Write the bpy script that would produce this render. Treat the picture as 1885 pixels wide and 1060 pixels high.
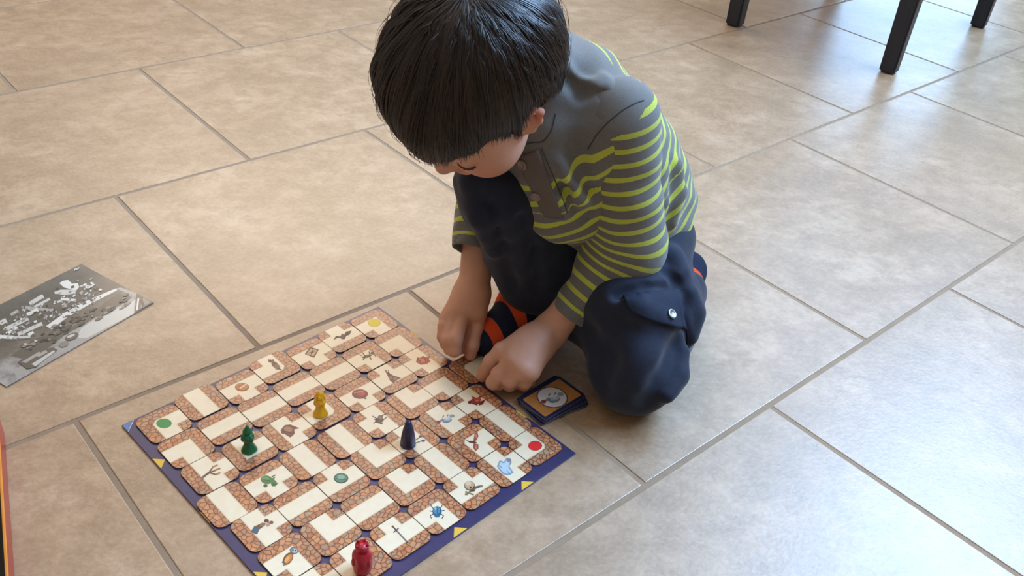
import bpy, bmesh, math, random
import numpy as np
from mathutils import Vector, Matrix
from mathutils.bvhtree import BVHTree

for o in list(bpy.data.objects): bpy.data.objects.remove(o)
scene = bpy.context.scene
COL = scene.collection
random.seed(7); RNG = np.random.default_rng(7)

# ------------------------------------------------------------------ camera
W, H = 1885, 1060
FPX, PITCH, ROLL, CAMH = 1729.7, 0.60692, 0.10022, 0.78098
_f = np.array([0, math.cos(PITCH), -math.sin(PITCH)]); _x = np.array([1., 0, 0]); _u = np.cross(_x, _f)
CX = math.cos(ROLL)*_x + math.sin(ROLL)*_u
CU = -math.sin(ROLL)*_x + math.cos(ROLL)*_u
CF = _f
cam_d = bpy.data.cameras.new('camera'); cam = bpy.data.objects.new('camera', cam_d); COL.objects.link(cam)
cam_d.sensor_width = 36; cam_d.lens = FPX/W*36; cam_d.clip_start = 0.02
cam.matrix_world = Matrix([[CX[0], CU[0], -CF[0], 0], [CX[1], CU[1], -CF[1], 0], [CX[2], CU[2], -CF[2], CAMH], [0, 0, 0, 1]])
scene.camera = cam

# ------------------------------------------------------------------ world, lights, exposure
scene.view_settings.view_transform = 'Standard'; scene.view_settings.look = 'None'
scene.view_settings.gamma = 1; scene.view_settings.use_curve_mapping = False
scene.view_settings.exposure = -0.33
wd = bpy.data.worlds.new('world'); scene.world = wd; wd.use_nodes = True
bg = wd.node_tree.nodes['Background']; bg.inputs[0].default_value = (0.62, 0.78, 1.0, 1); bg.inputs[1].default_value = 1.2

def area(name, loc, target, sx, sy, power, col, spread=180):
    l = bpy.data.lights.new(name, 'AREA'); l.shape = 'RECTANGLE'; l.size = sx; l.size_y = sy
    l.energy = power; l.color = col; l.spread = math.radians(spread)
    o = bpy.data.objects.new(name, l); COL.objects.link(o); o.location = loc
    d = (Vector(target)-Vector(loc)).normalized(); o.rotation_euler = d.to_track_quat('-Z', 'Y').to_euler()
    return o
# daylight through the side window, the glazed door and the wide window in the back wall, and the ceiling lamp
area('side_window_daylight', (1.98, 1.9, 2.2), (0, 1.3, 1.0), 2.5, 1.25, 335, (0.38, 0.63, 1.0))
area('door_daylight', (1.40, 3.74, 1.2), (1.40, 0, 1.2), 0.72, 2.3, 34, (0.34, 0.62, 1.0))
area('wide_window_daylight', (-.95, 3.78, 2.08), (-.95, 0, 1.6), 2.2, 1.5, 60, (1.0, 0.73, 0.47))
area('ceiling_lamp_light', (-0.9, .6, 2.82), (-0.9, .6, 0), 0.9, 0.9, 7, (1.0, 0.72, 0.48))

# ------------------------------------------------------------------ helpers
def at(px, py, z=0.0):
    """point at height z on the sight line used while measuring the photograph"""
    d = (px-W/2)/FPX*CX - (py-H/2)/FPX*CU + CF
    t = (z-CAMH)/d[2]
    return np.array([d[0]*t, d[1]*t, z])

def lin(c):
    if isinstance(c, str):
        c = [int(c[i:i+2], 16)/255 for i in (0, 2, 4)]
    return tuple(x/12.92 if x <= .04045 else ((x+.055)/1.055)**2.4 for x in c)

def newmat(name, col=None, rough=.5, spec=.5, **kw):
    m = bpy.data.materials.new(name); m.use_nodes = True
    b = m.node_tree.nodes['Principled BSDF']
    if col is not None: b.inputs['Base Color'].default_value = (*lin(col), 1)
    b.inputs['Roughness'].default_value = rough
    b.inputs['Specular IOR Level'].default_value = spec
    for k, v in kw.items(): b.inputs[k.replace('_', ' ')].default_value = v
    return m

class NT:
    """tiny node-building helper"""
    def __init__(s, m): s.nt = m.node_tree; s.b = s.nt.nodes['Principled BSDF']
    def n(s, t, **kw):
        x = s.nt.nodes.new(t)
        for k, v in kw.items(): setattr(x, k, v)
        return x
    def l(s, a, b): s.nt.links.new(a, b)
    def math(s, op, a, b=0.0, c=None, clamp=False):
        x = s.n('ShaderNodeMath', operation=op, use_clamp=clamp)
        for i, v in enumerate((a, b, c)):
            if v is None: continue
            if hasattr(v, 'is_output') or hasattr(v, 'links'): s.l(v, x.inputs[i])
            else: x.inputs[i].default_value = v
        return x.outputs[0]
    def mix(s, f, a, b):
        x = s.n('ShaderNodeMix', data_type='RGBA')
        for sock, v in ((x.inputs[0], f), (x.inputs[6], a), (x.inputs[7], b)):
            if hasattr(v, 'links'): s.l(v, sock)
            elif isinstance(v, (int, float)): sock.default_value = v
            else: sock.default_value = (*v, 1)
        return x.outputs[2]
    def ramp(s, f, stops, interp='LINEAR'):
        x = s.n('ShaderNodeValToRGB'); r = x.color_ramp; r.interpolation = interp
        while len(r.elements) < len(stops): r.elements.new(.5)
        for e, (p, c) in zip(r.elements, stops): e.position = p; e.color = (*c, 1)
        s.l(f, x.inputs[0]); return x.outputs[0]
    def noise(s, vec, scale, detail=4, rough=.5):
        x = s.n('ShaderNodeTexNoise'); x.inputs['Scale'].default_value = scale
        x.inputs['Detail'].default_value = detail; x.inputs['Roughness'].default_value = rough
        if vec is not None: s.l(vec, x.inputs['Vector'])
        return x.outputs['Fac']
    def attr(s, name): return s.n('ShaderNodeAttribute', attribute_name=name).outputs['Fac']
    def obj(s): return s.n('ShaderNodeTexCoord').outputs['Object']
    def bump(s, h, strength, dist=.001):
        x = s.n('ShaderNodeBump'); x.inputs['Strength'].default_value = strength; x.inputs['Distance'].default_value = dist
        s.l(h, x.inputs['Height']); s.l(x.outputs[0], s.b.inputs['Normal'])

def link(name, me, parent=None, mats=(), loc=None):
    o = bpy.data.objects.new(name, me); COL.objects.link(o)
    for m in mats: me.materials.append(m)
    if parent is not None: o.parent = parent
    if loc is not None: o.location = loc
    return o
def thing(name, label, cat, loc=(0, 0, 0), rz=0, group=None):
    o = bpy.data.objects.new(name, None); COL.objects.link(o); o.location = loc; o.rotation_euler = (0, 0, rz)
    o.empty_display_size = .02
    return tag(o, label, cat, group)
def tag(o, label, cat, group=None):
    o['label'] = label; o['category'] = cat
    if group: o['group'] = group
    return o
def pymesh(name, v, f, mi=None, smooth=False):
    me = bpy.data.meshes.new(name); me.from_pydata([tuple(map(float, x)) for x in v], [], [tuple(map(int, x)) for x in f])
    if mi is not None: me.polygons.foreach_set('material_index', mi)
    if smooth: me.polygons.foreach_set('use_smooth', [True]*len(me.polygons))
    me.update(); return me
def bm_mesh(name, bm, smooth=False):
    me = bpy.data.meshes.new(name); bmesh.ops.recalc_face_normals(bm, faces=bm.faces); bm.to_mesh(me); bm.free()
    if smooth: me.polygons.foreach_set('use_smooth', [True]*len(me.polygons))
    return me
def box_bm(bm, lo, hi, bevel=0):
    r = bmesh.ops.create_cube(bm, size=1)
    for v in r['verts']:
        v.co = Vector([(lo[i]+hi[i])/2 + v.co[i]*(hi[i]-lo[i]) for i in range(3)])
    if bevel:
        es = list({e for v in r['verts'] for e in v.link_edges})
        bmesh.ops.bevel(bm, geom=es, offset=bevel, segments=2, affect='EDGES', profile=.5)
def box(name, lo, hi, mat, parent=None, bevel=0):
    bm = bmesh.new(); box_bm(bm, lo, hi, bevel); return link(name, bm_mesh(name, bm), parent, [mat])

# ------------------------------------------------------------------ implicit surfaces -> mesh
def cone(a, b, ra, rb=None, k=.01, op='u'):
    a = np.array(a, np.float32); b = np.array(b, np.float32); rb = ra if rb is None else rb
    ba = b-a; l2 = float(ba@ba)+1e-12
    def f(P):
        pa = P-a; h = np.clip((pa@ba)/l2, 0, 1)[..., None]
        return np.sqrt(((pa-ba*h)**2).sum(-1)) - (ra+(rb-ra)*h[..., 0])
    return (op, f, k)
def ell(c, r, R=None, k=.01, op='u'):
    c = np.array(c, np.float32); r = np.array(r, np.float32); R = np.eye(3, dtype=np.float32) if R is None else np.array(R, np.float32)
    def f(P):
        q = (P-c)@R.T; k0 = np.sqrt(((q/r)**2).sum(-1)); k1 = np.sqrt(((q/(r*r))**2).sum(-1))+1e-9
        return k0*(k0-1)/k1
    return (op, f, k)
def plane(c, n, k=.005):          # keep the side against n
    c = np.array(c, np.float32); n = np.array(n, np.float32); n = n/np.linalg.norm(n)
    return ('c', lambda P: (P-c)@n, k)
def disp(f): return ('d', f, 0)
def sdf_eval(ops, P, ctr=None, reach=0):
    D = np.full(P.shape[:-1], 1.0, np.float32)
    for op, f, k in ops:
        if ctr is not None and op in 'us':
            m = f(ctr) < reach*1.6+4*k+.012
            if not m.any(): continue
            idx = np.nonzero(m)[0]
        else: idx = slice(None)
        if op == 'd': D = D+f(P); continue
        d = f(P[idx]); a = D[idx]
        if op == 'u': h = np.maximum(k-np.abs(a-d), 0)/max(k, 1e-6); D[idx] = np.minimum(a, d)-h*h*k*.25
        else:
            if op == 's': d = -d
            h = np.maximum(k-np.abs(a-d), 0)/max(k, 1e-6); D[idx] = np.maximum(a, d)+h*h*k*.25
    return D
def sdf_mesh(ops, lo, hi, h, smooth=1, B=12):
    lo = np.array(lo, float); n = np.ceil((np.array(hi)-lo)/(B*h)).astype(int); bs = B*h
    g = np.stack(np.meshgrid(*[np.arange(x) for x in n], indexing='ij'), -1).reshape(-1, 3)
    ctr = (lo+(g+.5)*bs).astype(np.float32)
    d = sdf_eval(ops, ctr); keep = np.abs(d) < bs*1.25+.004
    g = g[keep]; ctr = ctr[keep]
    s = np.stack(np.meshgrid(*[np.arange(B+1)]*3, indexing='ij'), -1)
    V, K, C = [], [], []
    for c0 in range(0, len(g), 400):
        gg = g[c0:c0+400]; P = (lo+(gg[:, None, None, None, :]*B+s)*h).astype(np.float32)
        D = sdf_eval(ops, P, ctr[c0:c0+400], bs)
        cs = np.stack([D[:, i:i+B, j:j+B, k:k+B] for i in (0, 1) for j in (0, 1) for k in (0, 1)], -1)
        S = cs < 0; act = S.any(-1) & ~S.all(-1); w = np.nonzero(act)
        v = cs[act]; gi = gg[w[0]]*B+np.stack(w[1:], -1)
        off = np.array([(i, j, k) for i in (0, 1) for j in (0, 1) for k in (0, 1)], float)
        acc = np.zeros((len(v), 3)); cnt = np.zeros(len(v))
        for a in range(8):
            for b in range(a+1, 8):
                if abs(off[a]-off[b]).sum() != 1: continue
                m = (v[:, a] < 0) != (v[:, b] < 0); t = v[m, a]/(v[m, a]-v[m, b])
                acc[m] += off[a]+(off[b]-off[a])*t[:, None]; cnt[m] += 1
        V.append(lo+(gi+acc/cnt[:, None])*h); K.append(gi); C.append(v)
    V = np.concatenate(V); K = np.concatenate(K); C = np.concatenate(C)
    N = n*B+2; key = ((K[:, 0]+1)*N[1]+K[:, 1]+1)*N[2]+K[:, 2]+1
    o = np.argsort(key); key = key[o]; V = V[o]; C = C[o]; K = K[o]
    st = [N[1]*N[2], N[2], 1]; F = []
    for ax, ci in ((0, 4), (1, 2), (2, 1)):
        u, w = (ax+1) % 3, (ax+2) % 3
        m = np.nonzero((C[:, 0] < 0) != (C[:, ci] < 0))[0]
        q = [m]; ok = np.ones(len(m), bool)
        for dk in (st[u], st[u]+st[w], st[w]):
            kk = key[m]-dk; p = np.searchsorted(key, kk); p = np.clip(p, 0, len(key)-1); ok &= key[p] == kk; q.append(p)
        q = np.stack(q, -1)[ok]; neg = C[m, 0][ok] < 0
        q[~neg] = q[~neg][:, ::-1]; F.append(q)
    F = np.concatenate(F)
    E = np.concatenate([F[:, [0, 1]], F[:, [1, 2]], F[:, [2, 3]], F[:, [3, 0]]])
    for _ in range(smooth):
        for lam in (.5, -.45):
            c = np.bincount(E[:, 0], minlength=len(V))+np.bincount(E[:, 1], minlength=len(V))
            A = np.stack([np.bincount(E[:, 0], V[E[:, 1], i], len(V))+np.bincount(E[:, 1], V[E[:, 0], i], len(V)) for i in range(3)], -1)
            V = V+lam*(A/np.maximum(c, 1)[:, None]-V)
    return V, F
def fastmesh(name, V, F):
    me = bpy.data.meshes.new(name); nf, w = F.shape
    me.vertices.add(len(V)); me.vertices.foreach_set('co', V.astype(np.float32).ravel())
    me.loops.add(nf*w); me.loops.foreach_set('vertex_index', F.astype(np.int32).ravel())
    me.polygons.add(nf); me.polygons.foreach_set('loop_start', np.arange(0, nf*w, w, dtype=np.int32))
    me.update(calc_edges=True); me.polygons.foreach_set('use_smooth', np.ones(nf, bool)); me.validate(); return me
def setattr_f(me, name, arr):
    a = me.attributes.new(name, 'FLOAT', 'POINT'); a.data.foreach_set('value', np.asarray(arr, np.float32))
# ------------------------------------------------------------------ the room
FA = 0.76701; PG = 0.4655; N0 = 0.8915; T0 = -0.187; GAP = .0068
fe = np.array([math.cos(FA), math.sin(FA)]); fn = np.array([-fe[1], fe[0]])

m_grout = newmat('grout', 'a08c78', .75, .25)
g = NT(m_grout); nz = g.noise(g.obj(), 60); g.l(g.mix(nz, lin('8a745f'), lin('a08b74')), g.b.inputs['Base Color'])
m_tile = newmat('ceramic_floor_tile', 'c8aa8c', .3, 1.0)
g = NT(m_tile); oc = g.n('ShaderNodeNewGeometry').outputs['Position']
mp = g.n('ShaderNodeMapping'); mp.inputs['Rotation'].default_value = (0, 0, -FA); mp.inputs['Scale'].default_value = (1, 1.2, 1); g.l(oc, mp.inputs[0])
oi = g.n('ShaderNodeObjectInfo').outputs['Random']
vm = g.n('ShaderNodeVectorMath', operation='ADD'); cmb = g.n('ShaderNodeCombineXYZ'); g.l(g.math('MULTIPLY', oi, 40.0), cmb.inputs[2])
g.l(mp.outputs[0], vm.inputs[0]); g.l(cmb.outputs[0], vm.inputs[1]); vec = vm.outputs[0]
n1 = g.noise(vec, 7.5, 10, .7); n2 = g.noise(vec, 26, 9, .72); n3 = g.noise(vec, 160, 4, .6)
base = g.ramp(n1, [(.30, lin('917557')), (.45, lin('a48565')), (.57, lin('b39373')), (.72, lin('c1a586'))])
c = g.mix(g.ramp(n2, [(.38, (.75,)*3), (.58, (0,)*3)]), base, lin('947657'))
c = g.mix(g.math('MULTIPLY', g.ramp(n3, [(.4, (0,)*3), (.7, (1,)*3)]), .16), c, lin('d9c3a8'))
g.l(c, g.b.inputs['Base Color'])
g.l(g.math('MULTIPLY_ADD', n2, .14, .29), g.b.inputs['Roughness'])
bs_ = g.math('ADD', g.math('MULTIPLY', n3, .5), g.math('MULTIPLY', n2, 1.2)); g.bump(bs_, .35, .0011)

floor = box('floor', (-3.2, -2.2, -.05), (1.95, 3.7, -.0010), m_grout); floor['kind'] = 'structure'
me_cache = {}
def floor_tile(n0, n1, t0, t1):
    k = (round(n1-n0, 4), round(t1-t0, 4))
    if k not in me_cache:
        bm = bmesh.new(); box_bm(bm, (-k[0]/2, -k[1]/2, -.01), (k[0]/2, k[1]/2, 0))
        es = [e for e in bm.edges if all(v.co.z > -.001 for v in e.verts)]
        bmesh.ops.bevel(bm, geom=es, offset=.0009, segments=2, affect='EDGES', profile=.6)
        me = bm_mesh('floor_tile', bm); me.materials.append(m_tile)
        me.polygons.foreach_set('use_smooth', [False]*len(me.polygons)); me_cache[k] = me
    o = bpy.data.objects.new('floor_tile', me_cache[k]); COL.objects.link(o); o.parent = floor
    cn, ct = (n0+n1)/2, (t0+t1)/2
    p = fe*ct+fn*cn
    o.location = (p[0], p[1], RNG.uniform(-.0003, .0))
    o.rotation_euler = (RNG.normal()*.0006, RNG.normal()*.0006, FA+math.pi/2)
cnt = 0
for r in range(-12, 12):
    lo_n = N0+(r)*PG
    joint = T0 if (r % 2 != 0) else T0-.5*PG      # the row just below the line through the board's back edge starts at T0
    # rows: r=-1 spans .426-.8915 (joints at T0), r=0 spans .8915-1.357 (joints half a tile over)
    for k in range(-14, 15):
        # coordinate along the rows is minus the family-two offset
        t1 = -(joint-k*PG)
        ctr = fe*(t1+PG/2)+fn*(lo_n+PG/2)
        if not (-3.15 < ctr[0] < 1.85 and -2.25 < ctr[1] < 3.6): continue
        floor_tile(lo_n+GAP/2, lo_n+PG-GAP/2, t1+GAP/2, t1+PG-GAP/2); cnt += 1
print('floor tiles', cnt)

m_wall = newmat('painted_wall', 'bda88c', .8, .2)
g = NT(m_wall); g.bump(g.noise(g.obj(), 90, 3), .1, .001)
m_ceil = newmat('painted_ceiling', 'efe9df', .9, .1)
m_trim = newmat('white_trim', 'efece6', .4)
m_glass = newmat('window_glass', 'ffffff', .02, .5, Transmission_Weight=1.0, IOR=1.05)
def struct(o): o['kind'] = 'structure'; return o
def wall_x(name, x, y0, y1, openings):
    bm = bmesh.new(); ys = [y0]
    for a, b, z0, z1 in openings:
        box_bm(bm, (x, ys[-1], 0), (x+.1, a, 2.9))
        if z0 > 0: box_bm(bm, (x, a, 0), (x+.1, b, z0))
        box_bm(bm, (x, a, z1), (x+.1, b, 2.9)); ys.append(b)
    box_bm(bm, (x, ys[-1], 0), (x+.1, y1, 2.9))
    return struct(link(name, bm_mesh(name, bm), None, [m_wall]))
def wall_y(name, y, x0, x1, openings):
    bm = bmesh.new(); xs = [x0]
    for a, b, z0, z1 in openings:
        box_bm(bm, (xs[-1], y, 0), (a, y+.1, 2.9))
        if z0 > 0: box_bm(bm, (a, y, 0), (b, y+.1, z0))
        box_bm(bm, (a, y, z1), (b, y+.1, 2.9)); xs.append(b)
    box_bm(bm, (xs[-1], y, 0), (x1, y+.1, 2.9))
    return struct(link(name, bm_mesh(name, bm), None, [m_wall]))
wall_x('wall_right', 1.85, -2.2, 3.7, [(.65, 3.15, 1.55, 2.82)])
wall_x('wall_left', -3.2, -2.2, 3.7, [])
wall_y('wall_back', 3.6, -3.2, 1.95, [(-2.05, .15, 1.3, 2.82), (1.04, 1.76, .05, 2.35)])
wall_y('wall_front', -2.3, -3.2, 1.95, [])
struct(box('ceiling', (-3.2, -2.3, 2.9), (1.95, 3.7, 3.0), m_ceil))
def frame(name, axis, c, a0, a1, z0, z1, nm):
    bm = bmesh.new(); w = .05
    def bb(p0, p1, q0, q1):
        if axis == 'x': box_bm(bm, (c+.02, p0, q0), (c+.07, p1, q1))
        else: box_bm(bm, (p0, c+.02, q0), (p1, c+.07, q1))
    bb(a0, a1, z0, z0+w); bb(a0, a1, z1-w, z1)
    for i in range(nm+1):
        p = a0+(a1-a0-w)*i/nm; bb(p, p+w, z0+w, z1-w)
    o = struct(link(name, bm_mesh(name, bm), None, [m_trim]))
    return o
frame('window_1', 'x', 1.85, .65, 3.15, 1.55, 2.82, 2)
frame('window_2', 'y', 3.6, -2.05, .15, 1.3, 2.82, 1)
frame('door_1', 'y', 3.6, 1.04, 1.76, .05, 2.35, 1)
lampm = newmat('lamp_diffuser', 'fff4e0', .5); lampm.node_tree.nodes['Principled BSDF'].inputs['Emission Color'].default_value = (1, .8, .6, 1)
lampm.node_tree.nodes['Principled BSDF'].inputs['Emission Strength'].default_value = 1.5
tag(box('ceiling_lamp', (-1.35, .15, 2.86), (-.45, 1.05, 2.9), lampm, None, .01), 'square white flush ceiling lamp glowing warm above the play area', 'lamp')

# ------------------------------------------------------------------ dark wooden chair at the back (three legs in view)
m_wood = newmat('dark_stained_wood', '1e2230', .35, .5)
g = NT(m_wood); mpn = g.n('ShaderNodeMapping'); mpn.inputs['Scale'].default_value = (30, 30, 3); g.l(g.obj(), mpn.inputs[0])
g.l(g.mix(g.noise(mpn.outputs[0], 3, 5), lin('161922'), lin('272c3a')), g.b.inputs['Base Color'])
L1, L2, L3 = at(1352, 46)[:2], at(1635, 132)[:2], at(1800, 48)[:2]
L4 = L1+L3-L2; cc = (L1+L3)/2
yaw = math.atan2(*(L2-L1)[::-1])
chair = thing('dining_chair', 'dark wooden dining chair whose legs stand on the tiles behind the child', 'chair', (cc[0], cc[1], 0), yaw)
def loc2(p):
    d = p-cc; c_, s_ = math.cos(-yaw), math.sin(-yaw); return np.array([c_*d[0]-s_*d[1], s_*d[0]+c_*d[1]])
for P in (L1, L2, L3, L4):
    q = loc2(P); bm = bmesh.new(); hw = .0215
    r = bmesh.ops.create_cube(bm, size=1)
    for v in r['verts']:
        top = v.co.z > 0; s_ = hw*(1.12 if top else .86)
        v.co = Vector((q[0]+np.sign(v.co.x)*s_, q[1]+np.sign(v.co.y)*s_, .44 if top else .001))
    bmesh.ops.bevel(bm, geom=list(bm.edges), offset=.004, segments=2, affect='EDGES')
    link('leg', bm_mesh('leg', bm), chair, [m_wood])
q1, q3 = loc2(L1), loc2(L3); lo = np.minimum(q1, q3); hi = np.maximum(q1, q3)
box('seat_frame', (lo[0], lo[1], .39), (hi[0], hi[1], .44), m_wood, chair, .004)
box('seat', (lo[0]-.03, lo[1]-.03, .44), (hi[0]+.03, hi[1]+.03, .475), m_wood, chair, .012)
bx_ = hi[0]
for i, (a, b) in enumerate(((lo[1]-.02, lo[1]+.02), (hi[1]-.02, hi[1]+.02))):
    box('back_post', (bx_-.02, a, .47), (bx_+.015, b, .95), m_wood, chair, .005)
for z in (.62, .74, .86): box('back_rail', (bx_-.012, lo[1]+.02, z), (bx_+.006, hi[1]-.02, z+.055), m_wood, chair, .004)

# ------------------------------------------------------------------ maze board
S = .37; BA = .83964; BX, BY = -.42886, .76919
be = np.array([math.cos(BA), math.sin(BA)]); bgd = np.array([be[1], -be[0]])
TW = .1370*S; TS = TW*.985
def bpos(i, j, di=0, dj=0):
    u = .0985+(i+di)*.1370; v = .079+(j+dj)*.1363
    p = np.array([BX, BY])+be*u*S+bgd*v*S
    return p
m_card = newmat('board_print_indigo', '332d5c', .3, .6)
g = NT(m_card); g.l(g.mix(g.noise(g.obj(), 45, 5), lin('2e294e'), lin('423c62')), g.b.inputs['Base Color'])
m_edge = newmat('cardboard_edge', '4a3a34', .8, .2)
m_face = newmat('maze_tile_print', 'e8d8b8', .27, .6)
g = NT(m_face); d = g.attr('wall'); oc = g.obj()
rnd = g.n('ShaderNodeObjectInfo').outputs['Random']
vm = g.n('ShaderNodeVectorMath', operation='ADD'); cb = g.n('ShaderNodeCombineXYZ')
g.l(g.math('MULTIPLY', rnd, 7.0), cb.inputs[0]); g.l(g.math('MULTIPLY', rnd, 3.0), cb.inputs[1]); g.l(oc, vm.inputs[0]); g.l(cb.outputs[0], vm.inputs[1])
wn = g.n('ShaderNodeTexNoise'); wn.inputs['Scale'].default_value = 160; g.l(vm.outputs[0], wn.inputs['Vector'])
vs = g.n('ShaderNodeVectorMath', operation='SCALE'); vs.inputs['Scale'].default_value = .0022; g.l(wn.outputs['Color'], vs.inputs[0])
v2 = g.n('ShaderNodeVectorMath', operation='ADD'); g.l(vm.outputs[0], v2.inputs[0]); g.l(vs.outputs[0], v2.inputs[1])
def voro(feat):
    x = g.n('ShaderNodeTexVoronoi', feature=feat, voronoi_dimensions='2D'); x.inputs['Scale'].default_value = 168; x.inputs['Randomness'].default_value = .9
    g.l(v2.outputs[0], x.inputs['Vector']); return x
vf = voro('F1'); ve = voro('DISTANCE_TO_EDGE')
sep = g.n('ShaderNodeSeparateColor'); g.l(vf.outputs['Color'], sep.inputs[0])
stone = g.ramp(sep.outputs[0], [(0, lin('a05c38')), (.2, lin('c47e50')), (.38, lin('ad6844')), (.5, lin('86705c')), (.62, lin('cf9060')), (.78, lin('a06048')), (.9, lin('a08a70')), (1, lin('b87a50'))])
stone = g.mix(g.math('MULTIPLY', sep.outputs[1], .35), stone, lin('d09468'))
hl = g.ramp(vf.outputs['Distance'], [(.0, (1,)*3), (.55, (0,)*3)])
stone = g.mix(g.math('MULTIPLY', hl, .3), stone, lin('dca27a'))
line = g.ramp(ve.outputs['Distance'], [(.02, (1,)*3), (.12, (0,)*3)])
stone = g.mix(g.math('MULTIPLY', line, .85), stone, lin('58301c'))
cream = g.mix(g.noise(vm.outputs[0], 120, 5), lin('e6d2ae'), lin('f0e2c6'))
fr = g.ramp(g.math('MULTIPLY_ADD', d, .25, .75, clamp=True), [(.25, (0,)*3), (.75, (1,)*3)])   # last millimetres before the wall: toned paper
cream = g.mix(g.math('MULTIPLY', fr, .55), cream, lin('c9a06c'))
isw = g.math('GREATER_THAN', d, 0.0)
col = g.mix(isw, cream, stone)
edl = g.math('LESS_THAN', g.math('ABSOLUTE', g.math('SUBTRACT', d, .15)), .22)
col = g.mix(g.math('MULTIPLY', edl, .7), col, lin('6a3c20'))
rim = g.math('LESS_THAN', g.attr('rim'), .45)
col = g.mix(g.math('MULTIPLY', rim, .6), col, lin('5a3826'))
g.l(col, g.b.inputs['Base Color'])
g.bump(g.math('MULTIPLY', g.math('SUBTRACT', 1.0, line), isw), .12, .0003)

def tile_mesh(opens):
    hw = TS/2; pw = TW*.21; rad = TW*.185
    tk = sorted(set([-hw, hw, -pw, pw, 0, -pw*.5, pw*.5] + [s*x for s in (-1, 1) for x in np.linspace(pw, hw, 8)] ))
    tk = np.array(tk); n = len(tk)
    X, Y = np.meshgrid(tk, tk, indexing='ij'); P = np.stack([X, Y], -1).reshape(-1, 2)
    a = np.abs(P)-(hw-rad); cm = (a > 0).all(1); L = np.linalg.norm(a, axis=1)
    out = cm & (L > rad)
    # shrink the corner square onto the rounded corner
    mx = a.max(1); 
    sc = np.where(cm, mx/np.maximum(L, 1e-9), 1)
    an = np.where(cm[:, None], a*sc[:, None], a)
    P = np.where(cm[:, None], np.sign(P)*(hw-rad+an), P)
    ax, ay = P[:, 0], P[:, 1]
    rects = [(-pw, pw, -pw, pw)]
    for o in opens:   # E=+x, W=-x, N=+y, S=-y (tile frame)
        rects.append({'E': (-pw, 1, -pw, pw), 'W': (-1, pw, -pw, pw), 'N': (-pw, pw, -pw, 1), 'S': (-pw, pw, -1, pw)}[o])
    D = np.min([np.max([x0-ax, ax-x1, y0-ay, ay-y1], axis=0) for x0, x1, y0, y1 in rects], axis=0)*1000
    q = np.abs(P)-(hw-rad); rim = rad-np.where((q > 0).all(1), np.linalg.norm(np.maximum(q, 0), axis=1), q.max(1)); rim *= 1000
    th = .0018
    V = [(p[0], p[1], th) for p in P]; F = []; I = lambda i, j: i*n+j
    for i in range(n-1):
        for j in range(n-1): F.append((I(i, j), I(i+1, j), I(i+1, j+1), I(i, j+1)))
    mi = [0]*len(F)
    loop = [I(i, 0) for i in range(n-1)]+[I(n-1, j) for j in range(n-1)]+[I(i, n-1) for i in range(n-1, 0, -1)]+[I(0, j) for j in range(n-1, 0, -1)]
    b0 = len(V)
    for k in loop: V.append((P[k, 0], P[k, 1], 0))
    m = len(loop)
    for k in range(m): F.append((loop[k], b0+k, b0+(k+1) % m, loop[(k+1) % m])); mi.append(1)
    F.append(tuple(b0+k for k in range(m-1, -1, -1))); mi.append(1)
    me = pymesh('maze_tile', V, F, mi)
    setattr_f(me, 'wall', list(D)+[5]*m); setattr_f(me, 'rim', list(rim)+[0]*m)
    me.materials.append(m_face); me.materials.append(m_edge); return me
tm = {}
def get_tile(op):
    op = ''.join(sorted(op))
    if op not in tm: tm[op] = tile_mesh(op)
    return tm[op]

BZ = .0022
bc = bpos(3, 3)
board = thing('maze_board', 'square indigo game board with a maze of stone-walled paths lying on the floor', 'board game', (bc[0], bc[1], 0), BA)
# tile frame: +x = along the back edge to the right (be), +y = away (-bgd): 'N' is the back-left side
half = S/2; bm = bmesh.new(); box_bm(bm, (-half, -half, .0003), (half, half, BZ), 0)
oc = np.array([BX, BY])+be*S/2+bgd*S/2-bc
sh = (float(oc@be), float(-(oc@bgd)))
for v in bm.verts: v.co.x += sh[0]; v.co.y += sh[1]
link('base_board', bm_mesh('base_board', bm), board, [m_card])

def flat(name, polys, parent, z, mats, inv=None):
    """polys: list of (material index, [(x,y)...]); printed areas a hair above the surface"""
    V, F, mi = [], [], []
    for n, (c, pts) in enumerate(polys):
        b = len(V); zz = z+n*.000012
        ar = sum(pts[i][0]*pts[(i+1) % len(pts)][1]-pts[(i+1) % len(pts)][0]*pts[i][1] for i in range(len(pts)))
        if ar < 0: pts = pts[::-1]
        V += [(p[0], p[1], zz) for p in pts]; F.append(tuple(range(b, b+len(pts)))); mi.append(c)
    return link(name, pymesh(name, V, F, mi), parent, mats)
ink = {}
def inkm(hexc):
    if hexc not in ink: ink[hexc] = newmat('ink_'+hexc, hexc, .4, .5)
    return ink[hexc]
def E_(cx, cy, rx, ry, rot=0, n=16):
    r = math.radians(rot); return [(cx+rx*math.cos(a)*math.cos(r)-ry*math.sin(a)*math.sin(r), cy+rx*math.cos(a)*math.sin(r)+ry*math.sin(a)*math.cos(r)) for a in [2*math.pi*k/n for k in range(n)]]
def Ln(x0, y0, x1, y1, w=1.2):
    w = w*1.3
    d = math.hypot(x1-x0, y1-y0) or 1; nx, ny = -(y1-y0)/d*w/2, (x1-x0)/d*w/2
    return [(x0+nx, y0+ny), (x1+nx, y1+ny), (x1-nx, y1-ny), (x0-nx, y0-ny)]
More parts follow.
